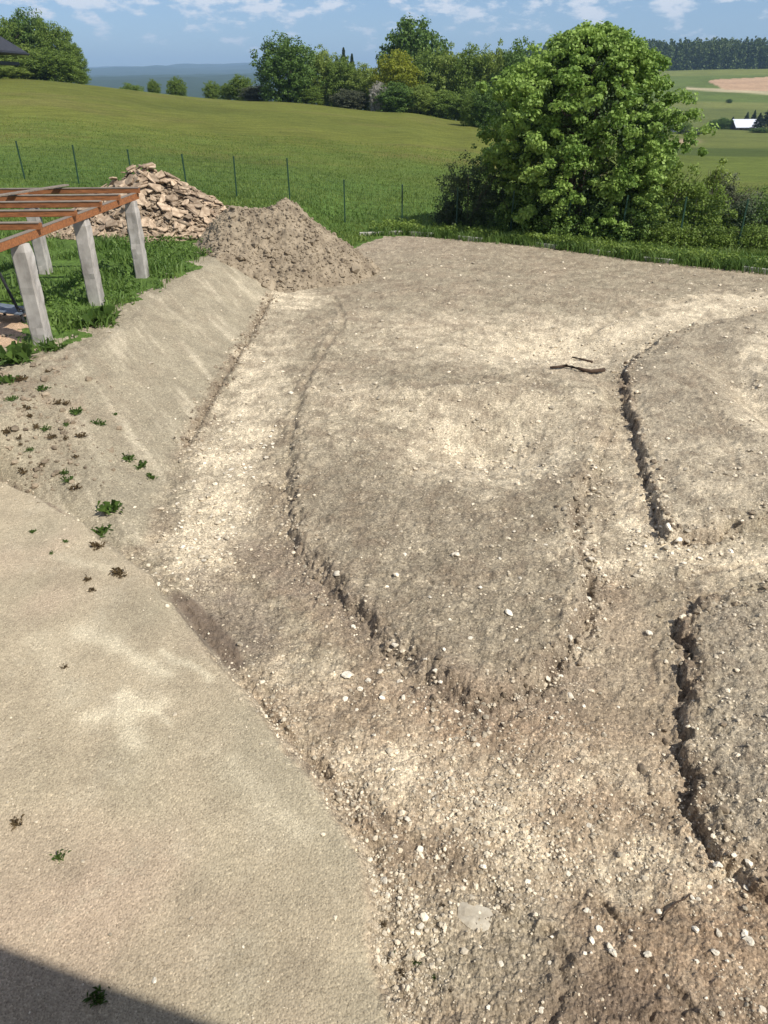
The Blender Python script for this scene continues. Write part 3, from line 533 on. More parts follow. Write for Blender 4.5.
for k in range(70):
    px = random.uniform(330, 740); py = random.uniform(700, 1010)
    if px < 330+(py-700)*.75 or (px > 690 and py < 850): continue
    put_stone(px, py, random.uniform(4, 6.5), 'small pale pebble loose in the foreground rubble', 'pebbles in the foreground rubble')
for k in range(60):
    t = random.random(); px = 165+75*t+random.uniform(-10, 55); py = 570-170*t+random.uniform(-20, 20)
    put_stone(px, py, random.uniform(3.5, 6), 'small pale pebble in the stony track beside the bank', 'pebbles in the track beside the bank')
def along(pts, step):
    res = []; acc = 0
    P_ = [Vector((*p, 0)) for p in pts]
    for a, b in zip(P_[:-1], P_[1:]):
        d = (b-a).length; t = step-acc if acc else 0
        while t <= d: res.append((a+(b-a)*(t/d), (b-a).normalized())); t += step
        acc = (d-(t-step))
    return res
def rocks(x, y, z, s, r_, nb=6, flat=.65, cuts=4, jit=.3):
    n = len(x); bases = [stone_shape(0, r_, jit, cuts) for _ in range(nb)]; Vs = []; Fs = []; off = 0
    for k in range(nb):
        ii = np.where(np.arange(n) % nb == k)[0]; bv, bf = bases[k]; m = len(ii)
        an = r_.uniform(0, 6.28, m); c, sn = np.cos(an), np.sin(an); sc_ = s[ii][:, None]*r_.uniform(.7, 1.2, (m, 3))*np.array([1, 1, flat])
        P_ = bv[None]*sc_[:, None, :]; X = P_[..., 0]*c[:, None]-P_[..., 1]*sn[:, None]; Y = P_[..., 0]*sn[:, None]+P_[..., 1]*c[:, None]
        Vs.append(np.stack([X+x[ii][:, None], Y+y[ii][:, None], P_[..., 2]+z[ii][:, None]], -1).reshape(-1, 3))
        Fs.append((bf[None]+(np.arange(m)*len(bv))[:, None, None]).reshape(-1, 3)+off); off += m*len(bv)
    return np.concatenate(Vs), np.concatenate(Fs)
def clods():
    r_ = np.random.default_rng(55); X = []; Y = []; S = []
    for poly_, n, sp_, lo, hi, wst in ((FOOT, 0, .10, .012, .05, 770), (FOOT, 0, .12, .012, .05, 770), (ISR, 0, .06, .01, .03, 770), (MND_A, 2600, .10, .012, .05, 770), (MND_B, 4200, .12, .012, .06, 800), (ISLAND, 4200, .14, .010, .040, 2000)):
        for p, d in along(poly_ if poly_ in (FOOT, ISR) else poly_+[poly_[0]], .02)[::1]:
            if r_.random() > .55: continue
            o_ = r_.normal()*sp_; x = p.x-d.y*o_; y = p.y+d.x*o_; a, b = mapxy(np.array([x]), np.array([y]))
            if a[0] > wst or (b[0] < 330 and poly_ is not FOOT) or (poly_ is ISLAND and b[0] < 480): continue
            X.append(x); Y.append(y); S.append(min(hi, lo*r_.lognormal(.35, .55)))
    for _ in range(600):
        q = P(r_.normal(30, 38), r_.normal(418, 30), .75)
        if q[0] < -12 or q[1] < 9: continue
        X.append(q[0]); Y.append(q[1]); S.append(min(.07, .012*r_.lognormal(.3, .6)))
    x = np.array(X); y = np.array(Y); s_ = np.array(S); z = gza(x, y, True)+s_*.25
    V, F = rocks(x, y, z, s_, r_, 8, .8, 3, .45); o = mesh_np('soil_clods', V, F, M_CLOD); tag(o, 'crumbled dark soil clods along the cut edges', 'soil clods', None, 'stuff')
# the uncountable rest
def gravel():
    n = 150000; r_ = np.random.default_rng(11)
    PXs = r_.uniform(-150, 920, n); PYs = 240+(1060-240)*r_.random(n)**.9
    u = (PXs-384)/FOC; v = (PYs-512)/FOC; t = CAMH/(sp+v*cp); x = u*t; y = (cp-v*sp)*t
    d = y*cp+CAMH*sp
    sm = sdf(x, y, SMOOTHP); yd = sdf(x, y, YARD); bk = sdf(x, y, BANK)
    dI = sdf(x, y, ISLAND); dA = sdf(x, y, MND_A); dB = sdf(x, y, MND_B)
    dn = fbm(x, y, 1.1, 4, 930, .6); dn2 = fbm(x, y, .45, 3, 940)
    w = .16+.9*ss(-.05, .5, dn)+.4*ss(0, .4, dn2)
    w += 1.2*np.exp(-((dI-.05)/.2)**2)*ss(420, 520, PYs)+.9*np.exp(-(dA/.2)**2)+.9*np.exp(-(dB/.25)**2)+1.3*np.exp(-((sm-.12)/.18)**2)
    def bb(px, py, rx, ry): return np.exp(-((PXs-px)/rx)**2-((PYs-py)/ry)**2)
    w += 1.1*bb(215,510,40,80)+.9*bb(500,450,80,30)+1.0*bb(640,550,60,30)+.9*bb(560,350,80,20)+1.1*bb(470,800,120,60)+.9*bb(450,930,70,80)+.8*bb(590,850,90,40)
    w *= np.where((sm > -.02), 1, .10)*np.where(bk < -.05, .12, 1)*np.where(yd < 0, 1, 0)*np.where((bb(640,680,45,90) > .4), .25, 1)*np.where(bb(203,630,45,40) > .5, .15, 1)
    dk = 1-.85*np.clip(bb(590,1000,130,60)+bb(560,955,70,40)+bb(240,620,60,35)+bb(430,690,0.1+60,20)*.5, 0, 1); w *= dk*(.35+1.1*ss(-.15, .35, fbm(x, y, 2.6, 3, 950)))*np.where((dI < -.1) & (PYs > 480), .45, 1)*np.where((PXs > 640) & (PYs > 880), .45, 1)
    w = np.maximum(w, .8*np.exp(-(seg_d(x, y, FOOT, False)/.2)**2)); w = np.maximum(w, 0)
    keep = r_.random(n) < w*.55; x = x[keep]; y = y[keep]; d = d[keep]; n = len(x)
    pxs = np.clip(r_.lognormal(0.50, .60, n), .9, 7.0); pz_ = np.clip(bb(215,510,45,90)+bb(500,450,85,32)+bb(640,550,70,30)+bb(560,350,90,22)+bb(470,800,130,70)+bb(590,850,100,45)+bb(440,930,70,80), 0, 1)[keep]; s = np.clip(pxs*(1+.35*pz_)*d/FOC/2, .004, .060)
    z = gza(x, y, True)
    bases = [stone_shape(0, r_, .3, 4) for _ in range(6)]; Vs = []; Fs = []; off = 0
    for k in range(6):
        ii = np.where(np.arange(n) % 6 == k)[0]; bv, bf = bases[k]; m = len(ii)
        an = r_.uniform(0, 6.28, m); c, sn = np.cos(an), np.sin(an); sc_ = s[ii][:, None]*r_.uniform(.7, 1.2, (m, 3))*np.array([1, 1, .65])
        P_ = bv[None]*sc_[:, None, :]; X = P_[..., 0]*c[:, None]-P_[..., 1]*sn[:, None]; Y = P_[..., 0]*sn[:, None]+P_[..., 1]*c[:, None]
        V = np.stack([X+x[ii][:, None], Y+y[ii][:, None], P_[..., 2]+(z[ii]+.2*s[ii])[:, None]], -1).reshape(-1, 3)
        Fs.append((bf[None]+(np.arange(m)*len(bv))[:, None, None]).reshape(-1, 3)+off); Vs.append(V); off += len(V)
    o = mesh_np('gravel', np.concatenate(Vs), np.concatenate(Fs), M_GRAVEL); tag(o, 'loose gravel and crumbled limestone over the excavated ground', 'gravel', None, 'stuff')
gravel()
clods()
# ------------------------------------------------------------------ soil heap
def soil_heap():
    cx, cy = -2.95, 23.7; n = 330; g = np.linspace(-1.25, 1.25, n); X, Y = np.meshgrid(g, g); rx, ry = 2.75, 2.9
    x = (cx+X*rx).ravel(); y = (cy+Y*ry).ravel(); wx = x+.35*fbm(x, y, .7, 3, 31); wy = y+.35*fbm(x, y, .7, 3, 37)
    rr = np.sqrt(((wx-cx)/rx)**2+((wy-cy)/ry)**2); h = 1.85*np.clip(1-rr, -.2, 1)**1.0; h = h*1.17
    h = h+.22*np.exp(-((x+4.7)/.8)**2-((y-23.3)/1.0)**2)
    w1, i1 = worley(x+.1*fbm(x, y, 3, 2, 5), y, 3.6, 8); w2, i2 = worley(x, y, 8.0, 9)
    am = ss(-.02, .25, h); h = h+am*((.14*np.maximum(0, .6-w1)*(.3+i1)+.07*np.maximum(0, .6-w2)*(.3+i2))+.12*fbm(x, y, 1.6, 4, 41)+.05*fbm(x, y, 7, 3, 43))
    z = gza(x, y)+h-.10
    idx = np.arange(n*n).reshape(n, n); F = np.stack([idx[:-1, :-1], idx[:-1, 1:], idx[1:, 1:], idx[1:, :-1]], -1).reshape(-1, 4)
    F = F[(h[F] > -.12).any(1)]
    used = np.zeros(n*n, bool); used[F.ravel()] = True; rm = np.cumsum(used)-1
    F = rm[F]; V0 = np.stack([x, y, z], 1)[used]; T = np.concatenate([F[:, :3], F[:, [0, 2, 3]]])
    r_ = np.random.default_rng(66); ok = np.where(used & (h > .02))[0]; k = r_.choice(ok, 6500); s_ = np.clip(.022*r_.lognormal(.1, .6, len(k)), .018, .16)
    V1, F1 = rocks(x[k], y[k], z[k]+s_*.1, s_, r_, 10, .8, 4, .5)
    o = mesh_np('soil_heap', np.concatenate([V0, V1]), np.concatenate([T, F1+len(V0)]), M_HEAP, False)
    tag(o, 'tall cone of lumpy grey brown excavated soil beside the stone heap', 'soil heap')
soil_heap()
# ------------------------------------------------------------------ heap of stone slabs
HC = (-7.65, 25.9)
def heap_h(x, y):
    dx = x-HC[0]; dy = (y-HC[1])
    # ridge sinking towards the soil heap
    top = np.interp(dx, [-3.2, -1.6, -.1, .5, 1.2, 2.0, 3.0, 3.8], [.0, 1.3, 2.0, 1.85, 1.45, 1.05, .5, 0]); w = np.interp(dx, [-3, 0, 3.8], [1.3, 2.0, 1.2])
    return np.maximum(0, top*(1-np.abs(dy)/w)**.9 if False else top*np.clip(1-np.abs(dy)/w, 0, 1)**.85)
def stone_heap():
    n = 5200; r_ = np.random.default_rng(5); x = HC[0]+r_.uniform(-3.3, 3.9, n); y = HC[1]+r_.uniform(-2.2, 2.2, n); h = heap_h(x, y); k = h > .02; x, y, h = x[k], y[k], h[k]; n = len(x)
    z = gza(x, y)+h*.93-r_.uniform(0, .08, n); s = r_.uniform(.05, .15, n); bases = [stone_shape(0, r_, .3, 5) for _ in range(5)]; Vs = []; Fs = []; off = 0
    g = 60; gx, gy = np.meshgrid(np.linspace(HC[0]-3.4, HC[0]+3.9, g), np.linspace(HC[1]-2.1, HC[1]+2.1, g)); gx = gx.ravel(); gy = gy.ravel(); hh = heap_h(gx, gy)
    idx = np.arange(g*g).reshape(g, g); Q = np.stack([idx[:-1, :-1], idx[:-1, 1:], idx[1:, 1:], idx[1:, :-1]], -1).reshape(-1, 4); Q = Q[(hh[Q] > .01).any(1)]
    Vs.append(np.stack([gx, gy, gza(gx, gy)+hh*.85-.06], 1)); Fs.append(np.concatenate([Q[:, :3], Q[:, [0, 2, 3]]])); off = len(gx)
    for k in range(5):
        ii = np.where(np.arange(n) % 5 == k)[0]; bv, bf = bases[k]; m = len(ii); an = r_.uniform(0, 6.28, m); c, sn = np.cos(an), np.sin(an)
        sc_ = s[ii][:, None]*np.array([1.2, .9, .4])*r_.uniform(.7, 1.2, (m, 3)); P_ = bv[None]*sc_[:, None, :]; tl = r_.uniform(-.8, .8, m)[:, None]
        X0 = P_[..., 0]*np.cos(tl)-P_[..., 2]*np.sin(tl); Z0 = P_[..., 0]*np.sin(tl)+P_[..., 2]*np.cos(tl); X = X0*c[:, None]-P_[..., 1]*sn[:, None]; Y = X0*sn[:, None]+P_[..., 1]*c[:, None]
        V = np.stack([X+x[ii][:, None], Y+y[ii][:, None], Z0+z[ii][:, None]], -1).reshape(-1, 3)
        Fs.append((bf[None]+(np.arange(m)*len(bv))[:, None, None]).reshape(-1, 3)+off); Vs.append(V); off += len(V)
    o = mesh_np('stone_rubble', np.concatenate(Vs), np.concatenate(Fs), M_RUBBLE); tag(o, 'small broken stone filling the heap between the slabs', 'rubble', None, 'stuff')
    protos = []
    for i in range(14):
        k = random.choice([4, 5, 5, 6, 7]); a0 = sorted(random.uniform(0, 6.28)*.25+6.28*j/k for j in range(k)); th = random.uniform(.09, .2)
        ring = [(math.cos(a)*random.uniform(.7, 1.05), math.sin(a)*random.uniform(.5, .8)) for a in a0]; V = []
        for zz, sc2 in ((-th/2, .93), (-th/2+.02, 1), (th/2-.03, 1), (th/2, .9)): V += [(a*sc2+random.uniform(-.03, .03), b*sc2+random.uniform(-.03, .03), zz+random.uniform(-.012, .012)) for a, b in ring]
        F = [tuple(range(k-1, -1, -1)), tuple(range(3*k, 4*k))]
        for q in range(3): F += [(q*k+j, q*k+(j+1) % k, (q+1)*k+(j+1) % k, (q+1)*k+j) for j in range(k)]
        me = bpy.data.meshes.new('stone_slab'); me.from_pydata(V, [], F); me.materials.append(M_SLAB); me.update(); protos.append(me)
    cnt = 0; tries = 0
    while cnt < 290 and tries < 5000:
        tries += 1
        x = HC[0]+random.uniform(-2.4, 3.8); y = HC[1]+random.uniform(-1.9, .5); h = float(heap_h(np.array([x]), np.array([y]))[0])
        if h < .06: continue
        e = .15; gx_ = (heap_h(np.array([x+e]), np.array([y]))-heap_h(np.array([x-e]), np.array([y])))[0]/(2*e); gy_ = (heap_h(np.array([x]), np.array([y+e]))-heap_h(np.array([x]), np.array([y-e])))[0]/(2*e)
        nrm = Vector((-gx_*.75+random.gauss(0, .28), -gy_*.75+random.gauss(0, .28), 1)).normalized(); q = nrm.to_track_quat('Z', 'Y'); q = q @ Vector((0, 0, 1)).to_track_quat('Z', 'Y')
        o = bpy.data.objects.new('stone_slab', random.choice(protos)); COL.objects.link(o); s = random.uniform(.15, .33)
        from mathutils import Quaternion
        o.rotation_mode = 'QUATERNION'; o.rotation_quaternion = q @ Quaternion((0, 0, 1), random.uniform(0, 6.28)); o.scale = (s, s, s*random.uniform(.8, 1.5))
        o.location = (x, y, gz(x, y)+h+random.uniform(-.02, .09)); tag(o, 'broken tan sandstone slab lying in the stone heap', 'slab', 'broken slabs in the stone heap', 'thing'); cnt += 1
    o = bpy.data.objects.new('stone_slab', protos[2]); COL.objects.link(o); o.scale = (.33, .33, .4); o.rotation_euler = (.1, -.15, .4)
    w = P(131, 170, 2.85); o.location = (HC[0]+.1, HC[1]-.05, gz(*HC)+2.0); tag(o, 'pale slab lying flat on the very top of the stone heap', 'slab', None, 'thing')
stone_heap()
# ------------------------------------------------------------------ timber frame on concrete posts
def timber_frame():
    root = empty('timber_frame', (-6.4, 16.4, .8)); tag(root, 'unfinished pergola of brown stained rafters on square concrete posts', 'pergola')
    ox = Vector(root.location)
    def loc(p): return tuple(Vector(p)-ox)
    ztop = 2.58
    def post(x, y, zt, w=.29):
        z0 = gz(x, y)-.15; n = 16; V = []; F = []; h = w/2; e = .028
        prof = [(-h+e,-h),(0,-h),(h-e,-h),(h,-h+e),(h,0),(h,h-e),(h-e,h),(0,h),(-h+e,h),(-h,h-e),(-h,0),(-h,-h+e)]; k = len(prof)
        for i in range(n+1):
            zz = z0+(zt-z0)*i/n; q = .84 if zt-zz < .12 else 1.0
            V += [loc((x+a*q+random.gauss(0, .005), y+b*q+random.gauss(0, .005), zz)) for a, b in prof]
        for i in range(n): F += [(i*k+j, i*k+(j+1) % k, (i+1)*k+(j+1) % k, (i+1)*k+j) for j in range(k)]
        F.append(tuple(range(n*k, n*k+k))); return mesh_py('concrete_post', V, F, M_CONC, root)
    A = (-6.40, 13.62); B = (-6.34, 16.45); C_ = (-6.10, 19.15)
    for (x, y) in (A, B, C_): post(x, y, ztop)
    for (x, y) in ((-8.72, 19.6), (-9.1, 16.6), (-9.3, 13.7)): post(x, y, ztop, .28)
    def ln(y, t=0): 
        return -6.40+(y-13.62)*(.30/5.53)
    m = MB(); m.beam(loc((ln(11.6)-.02, 11.6, ztop+.075)), loc((ln(19.6), 19.6, ztop+.075)), .12, .14); eb = m.build('edge_beam', M_TIMBER, root)
    m = MB(); m.beam(loc((ln(11.6)-.02, 11.6, ztop+.152)), loc((ln(19.6), 19.6, ztop+.152)), .125, .01); m.build('weathered_cap', M_GREYWOOD, eb)
    m = MB(); m.beam(loc((-9.25, 11.4, ztop+.09)), loc((-8.6, 20.0, ztop+.09)), .15, .18); m.build('rear_beam', M_TIMBER, root)
    for y in RAFT:
        x1 = ln(y)+.13; x0 = -10.6
        m = MB(); m.beam(loc((x0, y-.30, ztop+.20)), loc((x1, y, ztop+.20)), .105, .11); r = m.build('rafter', M_TIMBER, root)
        m = MB(); m.beam(loc((x0, y-.30, ztop+.266)), loc((x1-.02, y, ztop+.266)), .13, .018); m.build('weathered_cap', M_GREYWOOD, r)
    bd = MB(); bd.beam((-9.5, 14.9, 2.90), (-7.72, 19.55, 2.90), .15, .035, bev=.1)
    o = bd.build('loose_plank', M_GREYWOOD); tag(o, 'grey weathered plank laid diagonally across the brown rafters', 'plank')
RAFT = [12.7, 14.25, 15.8, 17.1, 18.2, 19.5]
timber_frame()
def trestle():
    x, y = -7.25, 15.0; z = gz(x, y); r = empty('metal_stand', (x, y, z)); tag(r, 'dark metal stand with a blue grey panel under the timber frame', 'stand')
    m = MB(); m.tube([(-.35, 0, 1.0), (-.08, 0, .0)], .03); m.build('leg', M_DARKMETAL, r)
    m = MB(); m.tube([(-.95, .5, 1.0), (-.75, .6, .0)], .03); m.build('leg', M_DARKMETAL, r)
    m = MB(); m.tube([(-.12, 0, .30), (.55, -.05, .02)], .028); m.tube([(-.12, 0, .30), (.05, .3, .0)], .02); m.build('strut', M_DARKMETAL, r)
    m = MB(); m.beam((-1.3, .35, .30), (-.05, .12, .20), .5, .03); m.build('panel', M_BLUESHEET, r)
trestle()
# ------------------------------------------------------------------ kerb stones and fence
KL = poly([(372,232),(400,231),(440,234),(480,238),(530,242),(580,248),(640,256.5),(700,262.5),(768,269.5),(860,281)], .12)
kb = MB(); kb.beam((-.485, 0, -.05), (.485, 0, -.05), .10, .30, bev=.15); kproto = kb.build('kerb_stone', M_KERB)
for i, (p, d) in enumerate(along(KL, 1.0)):
    if i in (3, 5, 6, 8, 10, 12, 13, 15): continue
    o = kproto if i == 0 else kproto.copy()
    if i: COL.objects.link(o)
    o.location = (p.x, p.y, gz(p.x, p.y)+.03+random.uniform(-.02, .02)); o.rotation_euler = (random.uniform(-.05, .05), random.uniform(-.02, .02), math.atan2(d.y, d.x)); tag(o, 'pale concrete kerb stone half hidden in grass along the back of the yard', 'kerb stone', 'kerb stones along the back of the yard')
def at_far(px, y): return (px-384)/FOC*(y*cp+(CAMH-float(far_z(np.array([0.]), np.array([y]))[0]))*sp)
FP = [(-30,39.5),(25,38.5),(79,37.6),(134,36.8),(188,35.6),(237,34.8),(290,33.9),(345,32.8),(402,31.4),(456,30.4),(510,29.6),(565,28.9),(620,28.3),(678,27.7),(737,27.0),(800,26.4),(870,26)]
def fence():
    pts = []
    for px, y in FP:
        z = .5
        for _ in range(4):
            x = (px-384)/FOC*(y*cp+(CAMH-z)*sp); z = gz(x, y)
        pts.append(Vector((x, y, z)))
    r = empty('wire_fence', pts[0]); tag(r, 'thin dark green wire fence along the meadow behind the heaps', 'fence'); o0 = pts[0]
    m = MB(); m.beam((0, 0, -.2), (0, 0, 1.62), .055, .055, up=(0, 1, 0)); m.beam((0, 0, 1.61), (0, 0, 1.64), .065, .065, up=(0, 1, 0)); me = None
    for p in pts:
        if me is None: o = m.build('fence_post', M_POST, r); me = o.data
        else: o = bpy.data.objects.new('fence_post', me); COL.objects.link(o); o.parent = r
        o.location = p-o0; o.rotation_euler = (random.gauss(0, .02), random.gauss(0, .03), 0)
    for a, b in zip(pts[:-1], pts[1:]):
        w = MB()
        for k in range(9): h = .05+k*.19; w.beam(a-o0+Vector((0, 0, h)), b-o0+Vector((0, 0, h)), .004, .004)
        nn = int((b-a).length/.1)
        for k in range(nn): q = a-o0+(b-a)*(k/nn); w.beam(q+Vector((0, 0, .05)), q+Vector((0, 0, 1.57)), .003, .003, up=(0, 1, 0))
        w.build('wire_mesh', M_POST, r)
fence()
# ------------------------------------------------------------------ grass and weeds
def blades(name, x, y, hgt, wid, mat, lean=.5, z=None, label=None, cat='grass'):
    n = len(x); z = gza(x, y, True) if z is None else z; a = rng.uniform(0, 6.28, n); dx, dy = np.cos(a), np.sin(a); b = rng.uniform(0, 6.28, n); l = rng.uniform(.1, lean, n)*hgt
    w = wid/2; V = np.empty((n, 5, 3))
    V[:, 0] = np.stack([x-dx*w, y-dy*w, z-.02], 1); V[:, 1] = np.stack([x+dx*w, y+dy*w, z-.02], 1)
    mx_, my_ = x+np.cos(b)*l*.35, y+np.sin(b)*l*.35
    V[:, 2] = np.stack([mx_+dx*w*.8, my_+dy*w*.8, z+hgt*.6], 1); V[:, 3] = np.stack([mx_-dx*w*.8, my_-dy*w*.8, z+hgt*.6], 1)
    V[:, 4] = np.stack([x+np.cos(b)*l, y+np.sin(b)*l, z+hgt], 1)
    i = (np.arange(n)*5)[:, None]; F = np.concatenate([i+np.array([[0, 1, 2]]), i+np.array([[0, 2, 3]]), i+np.array([[3, 2, 4]])])
    o = mesh_np(name, V.reshape(-1, 3), F, mat); tag(o, label, cat, None, 'stuff'); return o
M_GRASS = leafmat('grass_blade', (.06,.13,.022), (.20,.30,.07), .35, .6); M_MGRASS = leafmat('meadow_blade', (.095,.165,.03), (.21,.27,.06), .35, .25)
def grass():
    # strip along the back of the yard
    pts = np.array([(p.x, p.y) for p, d in along(KL, .1)]); n = 24000; k = rng.integers(0, len(pts), n)
    x = pts[k, 0]+rng.normal(0, .2, n)+.12; y = pts[k, 1]+rng.exponential(.55, n)-.22*(rng.random(n) < .5); 
    m = (fbm(x, y, .8, 3, 60)+.35 > rng.random(n)*.7) | (rng.random(n) < .2); x, y = x[m], y[m]
    blades('grass_strip', x, y, rng.uniform(.08, .40, len(x)), rng.uniform(.015, .04, len(x)), M_GRASS, .9, None, 'bright grass and herbs along the kerb behind the yard')
    # near meadow beyond the fence
    n = 150000; y = 26+rng.random(n)**1.9*42; u = rng.uniform(-.75, .75, n); x = u*y; kp = (sdf(x, y, YARD) > .15); x, y = x[kp], y[kp]
    kp = ~((np.abs(x-HC[0]) < 3.2) & (np.abs(y-HC[1]) < 1.6)); x, y = x[kp], y[kp]; kp = ((x+3)/2.7)**2+((y-23.7)/2.7)**2 > 1; x, y = x[kp], y[kp]
    blades('meadow_grass', x, y, rng.uniform(.05, .20, len(x))*(1+.5*fbm(x, y, .5, 3, 71))*np.clip(1.3-y/80, .5, 1), rng.uniform(.02, .05, len(x)), M_MGRASS, 1.3, None, 'long meadow grass on both sides of the wire fence')
    # around the timber frame
    n = 52000; x = rng.uniform(-13, -2.6, n); y = rng.uniform(11.5, 27.5, n); d = sdf(x+.5*fbm(x, y, 1.2, 3, 81), y+.5*fbm(x, y, 1.2, 3, 91), YARD); dn = fbm(x, y, .9, 3, 85)
    kp = (d > -.12) & (sdf(x, y, SHEET) > .05) & (dn*2.6+.28 > rng.random(n)*1.1) & ~((np.abs(x-HC[0]) < 3) & (np.abs(y-HC[1]) < 1.3)) & (((x+3)/2.6)**2+((y-23.7)/2.6)**2 > 1); x, y = x[kp], y[kp]
    blades('frame_grass', x, y, rng.uniform(.06, .26, len(x))*(1.1+.9*fbm(x, y, .9, 2, 95)), rng.uniform(.015, .045, len(x)), M_GRASS, 1.0, None, 'rough green grass growing under and around the timber frame')
grass()
M_WEED = leafmat('weed_leaf', (.05,.10,.02), (.12,.20,.04), .3, 4.0); M_DRYWEED = leafmat('dry_weed_leaf', (.10,.07,.035), (.17,.12,.06), .2, 4.0)
def weed(px, py, w, label, dry=False, group=None, h=.6):
    x, y = on(px, py); z = gz(x, y); d = y*cp+CAMH*sp; R = w/FOC*d/2; n = int(50+R*260); V = []; F = []
    r = empty('weed', (x, y, z)); tag(r, label, 'weed', group)
    m = MB()
    for i in range(n):
        a = random.uniform(0, 6.28); L_ = R*random.uniform(.22, .8); w_ = L_*random.uniform(.10, .22); hz = L_*h*random.uniform(.3, 1.2); ox_ = random.gauss(0, .33)*R; oy_ = random.gauss(0, .33)*R
        c, s = math.cos(a), math.sin(a)
        if i % 3 == 0: w_ *= .3; hz = L_*random.uniform(.8, 1.6)
        pt = lambda t, q, hh: (ox_+c*t-s*q, oy_+s*t+c*q, hh)
        m.add([pt(0, 0, .0), pt(L_*.5, w_, hz*.8), pt(L_, 0, hz*.7), pt(L_*.5, -w_, hz*.8)], [(0, 1, 2), (0, 2, 3)])
    m.build('leaves', M_DRYWEED if dry else M_WEED, r)
    s = MB(); s.tube([(0, 0, -.02), (0, 0, R*h)], max(.003, R*.04), 5); s.build('stem', M_ROOT if dry else M_WEED, r)
weed(109,512,26,'bushy green weed at the foot of the bank'); weed(76,413,15,'round green weed in the middle of the bank')
weed(128,460,14,'upper clump of the row of small weeds on the bank',h=.5); weed(141,469,16,'middle clump of the row of small weeds on the bank',h=.5); weed(152,478,13,'lowest clump of the row of small weeds on the bank',h=.5)
weed(102,536,20,'sparse green weed just below the bushy one',h=.4); weed(76,491,12,'thin brownish weed beside the crack in the bank',True); weed(98,548,14,'flattened dry weed below the sparse green one',True,h=.3)
weed(120,575,18,'reddish dry weed on the compacted surface below the bank',True,h=.3); weed(88,580,10,'tiny dark weed left of the reddish dry one',True,h=.3)
weed(18,826,16,'dark dry weed alone on the compacted surface at far left',True,h=.5); weed(60,858,14,'wispy greenish weed alone on the compacted surface',h=.4); weed(65,668,8,'tiny dark weed left of the dry pale patches',True,h=.3)
weed(100,323,40,'broad leafy weed on the lip of the bank beside the second post',h=.5); weed(53,350,22,'leafy weed at the foot of the nearest concrete post',h=.8); weed(15,362,40,'wide green weed clump at the left end of the bank top',h=.4); weed(8,382,24,'small green weed below the wide clump at far left',h=.4)
weed(42,390,12,'small green tuft on the stony top of the bank'); weed(98,1000,22,'weed growing inside the house shadow'); weed(384,926,8,'tiny dark weed at the gravel edge in the foreground',True); weed(402,975,12,'brownish weed in the foreground gravel',True,h=.3)
for a in ((30,418),(46,432),(20,440),(58,405),(66,440),(30,452),(12,400),(48,372)): weed(a[0], a[1], random.uniform(7, 11), 'tiny weed on the stony top of the bank', random.random() < .5, 'tiny weeds on the bank top', .4)
for a in ((470,240,16),(415,233,12),(490,243,14),(655,262,16),(600,254,14),(700,268,18),(728,272,14),(560,252,12),(530,247,12)): weed(a[0], a[1]-2, a[2], 'leafy herb overhanging the kerb at the back of the yard', False, 'herbs along the back kerb', 1.1)
for k in range(26):
    weed(random.gauss(60, 48), random.gauss(455, 60), random.uniform(5, 13), 'small scattered weed or dry tuft on the face of the bank', random.random() < .6, 'scattered tufts on the bank', random.uniform(.2, .9))
for k in range(7):
    weed(random.uniform(330, 470), random.uniform(900, 1020), random.uniform(5, 9), 'tiny sprout in the foreground gravel', random.random() < .5, 'sprouts in the foreground gravel', .4)
# roots and sticks
def root_stick(name, pts, r, label):
    q = []
    for px, py in pts: x, y = on(px, py); q.append((x, y, gz(x, y)+r*1.2))
    q2 = []
    for a, b in zip(q[:-1], q[1:]):
        for t in (0, .5): q2.append(tuple(np.array(a)*(1-t)+np.array(b)*t+np.array([random.uniform(-.01, .01), random.uniform(-.01, .01), 0])))
    q2.append(q[-1]); m = MB(); m.tube(q2, [r*(1-.5*i/len(q2)) for i in range(len(q2))], 6); o = m.build(name, M_ROOT, None, True); tag(o, label, 'root')
root_stick('root', [(604,373),(590,375),(578,372),(566,369),(550,370)], .045, 'dark torn root lying in the pale hollow near the right mound')
root_stick('root', [(592,363),(580,361),(572,360)], .03, 'short dark root just above the longer one')
root_stick('stick', [(660,922),(674,908),(690,897)], .007, 'thin straight stick on the brown soil at bottom right')
# ------------------------------------------------------------------ trees
def leaves_mesh(name, centers, n_per, spread, size, mat, parent=None, outward=None, r_=rng, shape=4):
    m = len(centers); c = np.repeat(centers, n_per, 0); n = len(c); sp_ = np.repeat(spread, n_per) if hasattr(spread, '__len__') else spread
    off = r_.normal(size=(n, 3)); off /= np.linalg.norm(off, axis=1)[:, None]; off *= (r_.random(n)**.5)[:, None]
    p = c+off*(sp_[:, None] if hasattr(sp_, '__len__') else sp_)*np.array([1, 1, .7])
    nr = off*.8+r_.normal(size=(n, 3))*.45+np.array([0, 0, .35]); 
    nr /= np.linalg.norm(nr, axis=1)[:, None]; t = np.cross(nr, r_.normal(size=(n, 3))); t /= np.linalg.norm(t, axis=1)[:, None]; b = np.cross(nr, t)
    s = size*r_.uniform(.6, 1.3, n)[:, None]
    V = np.stack([p-t*s*.5, p+b*s*.38+nr*s*.08, p+t*s*.5, p-b*s*.38+nr*s*.08], 1).reshape(-1, 3); F = np.arange(n*4).reshape(n, 4)
    return mesh_np(name, V, F, mat, False, None, parent)
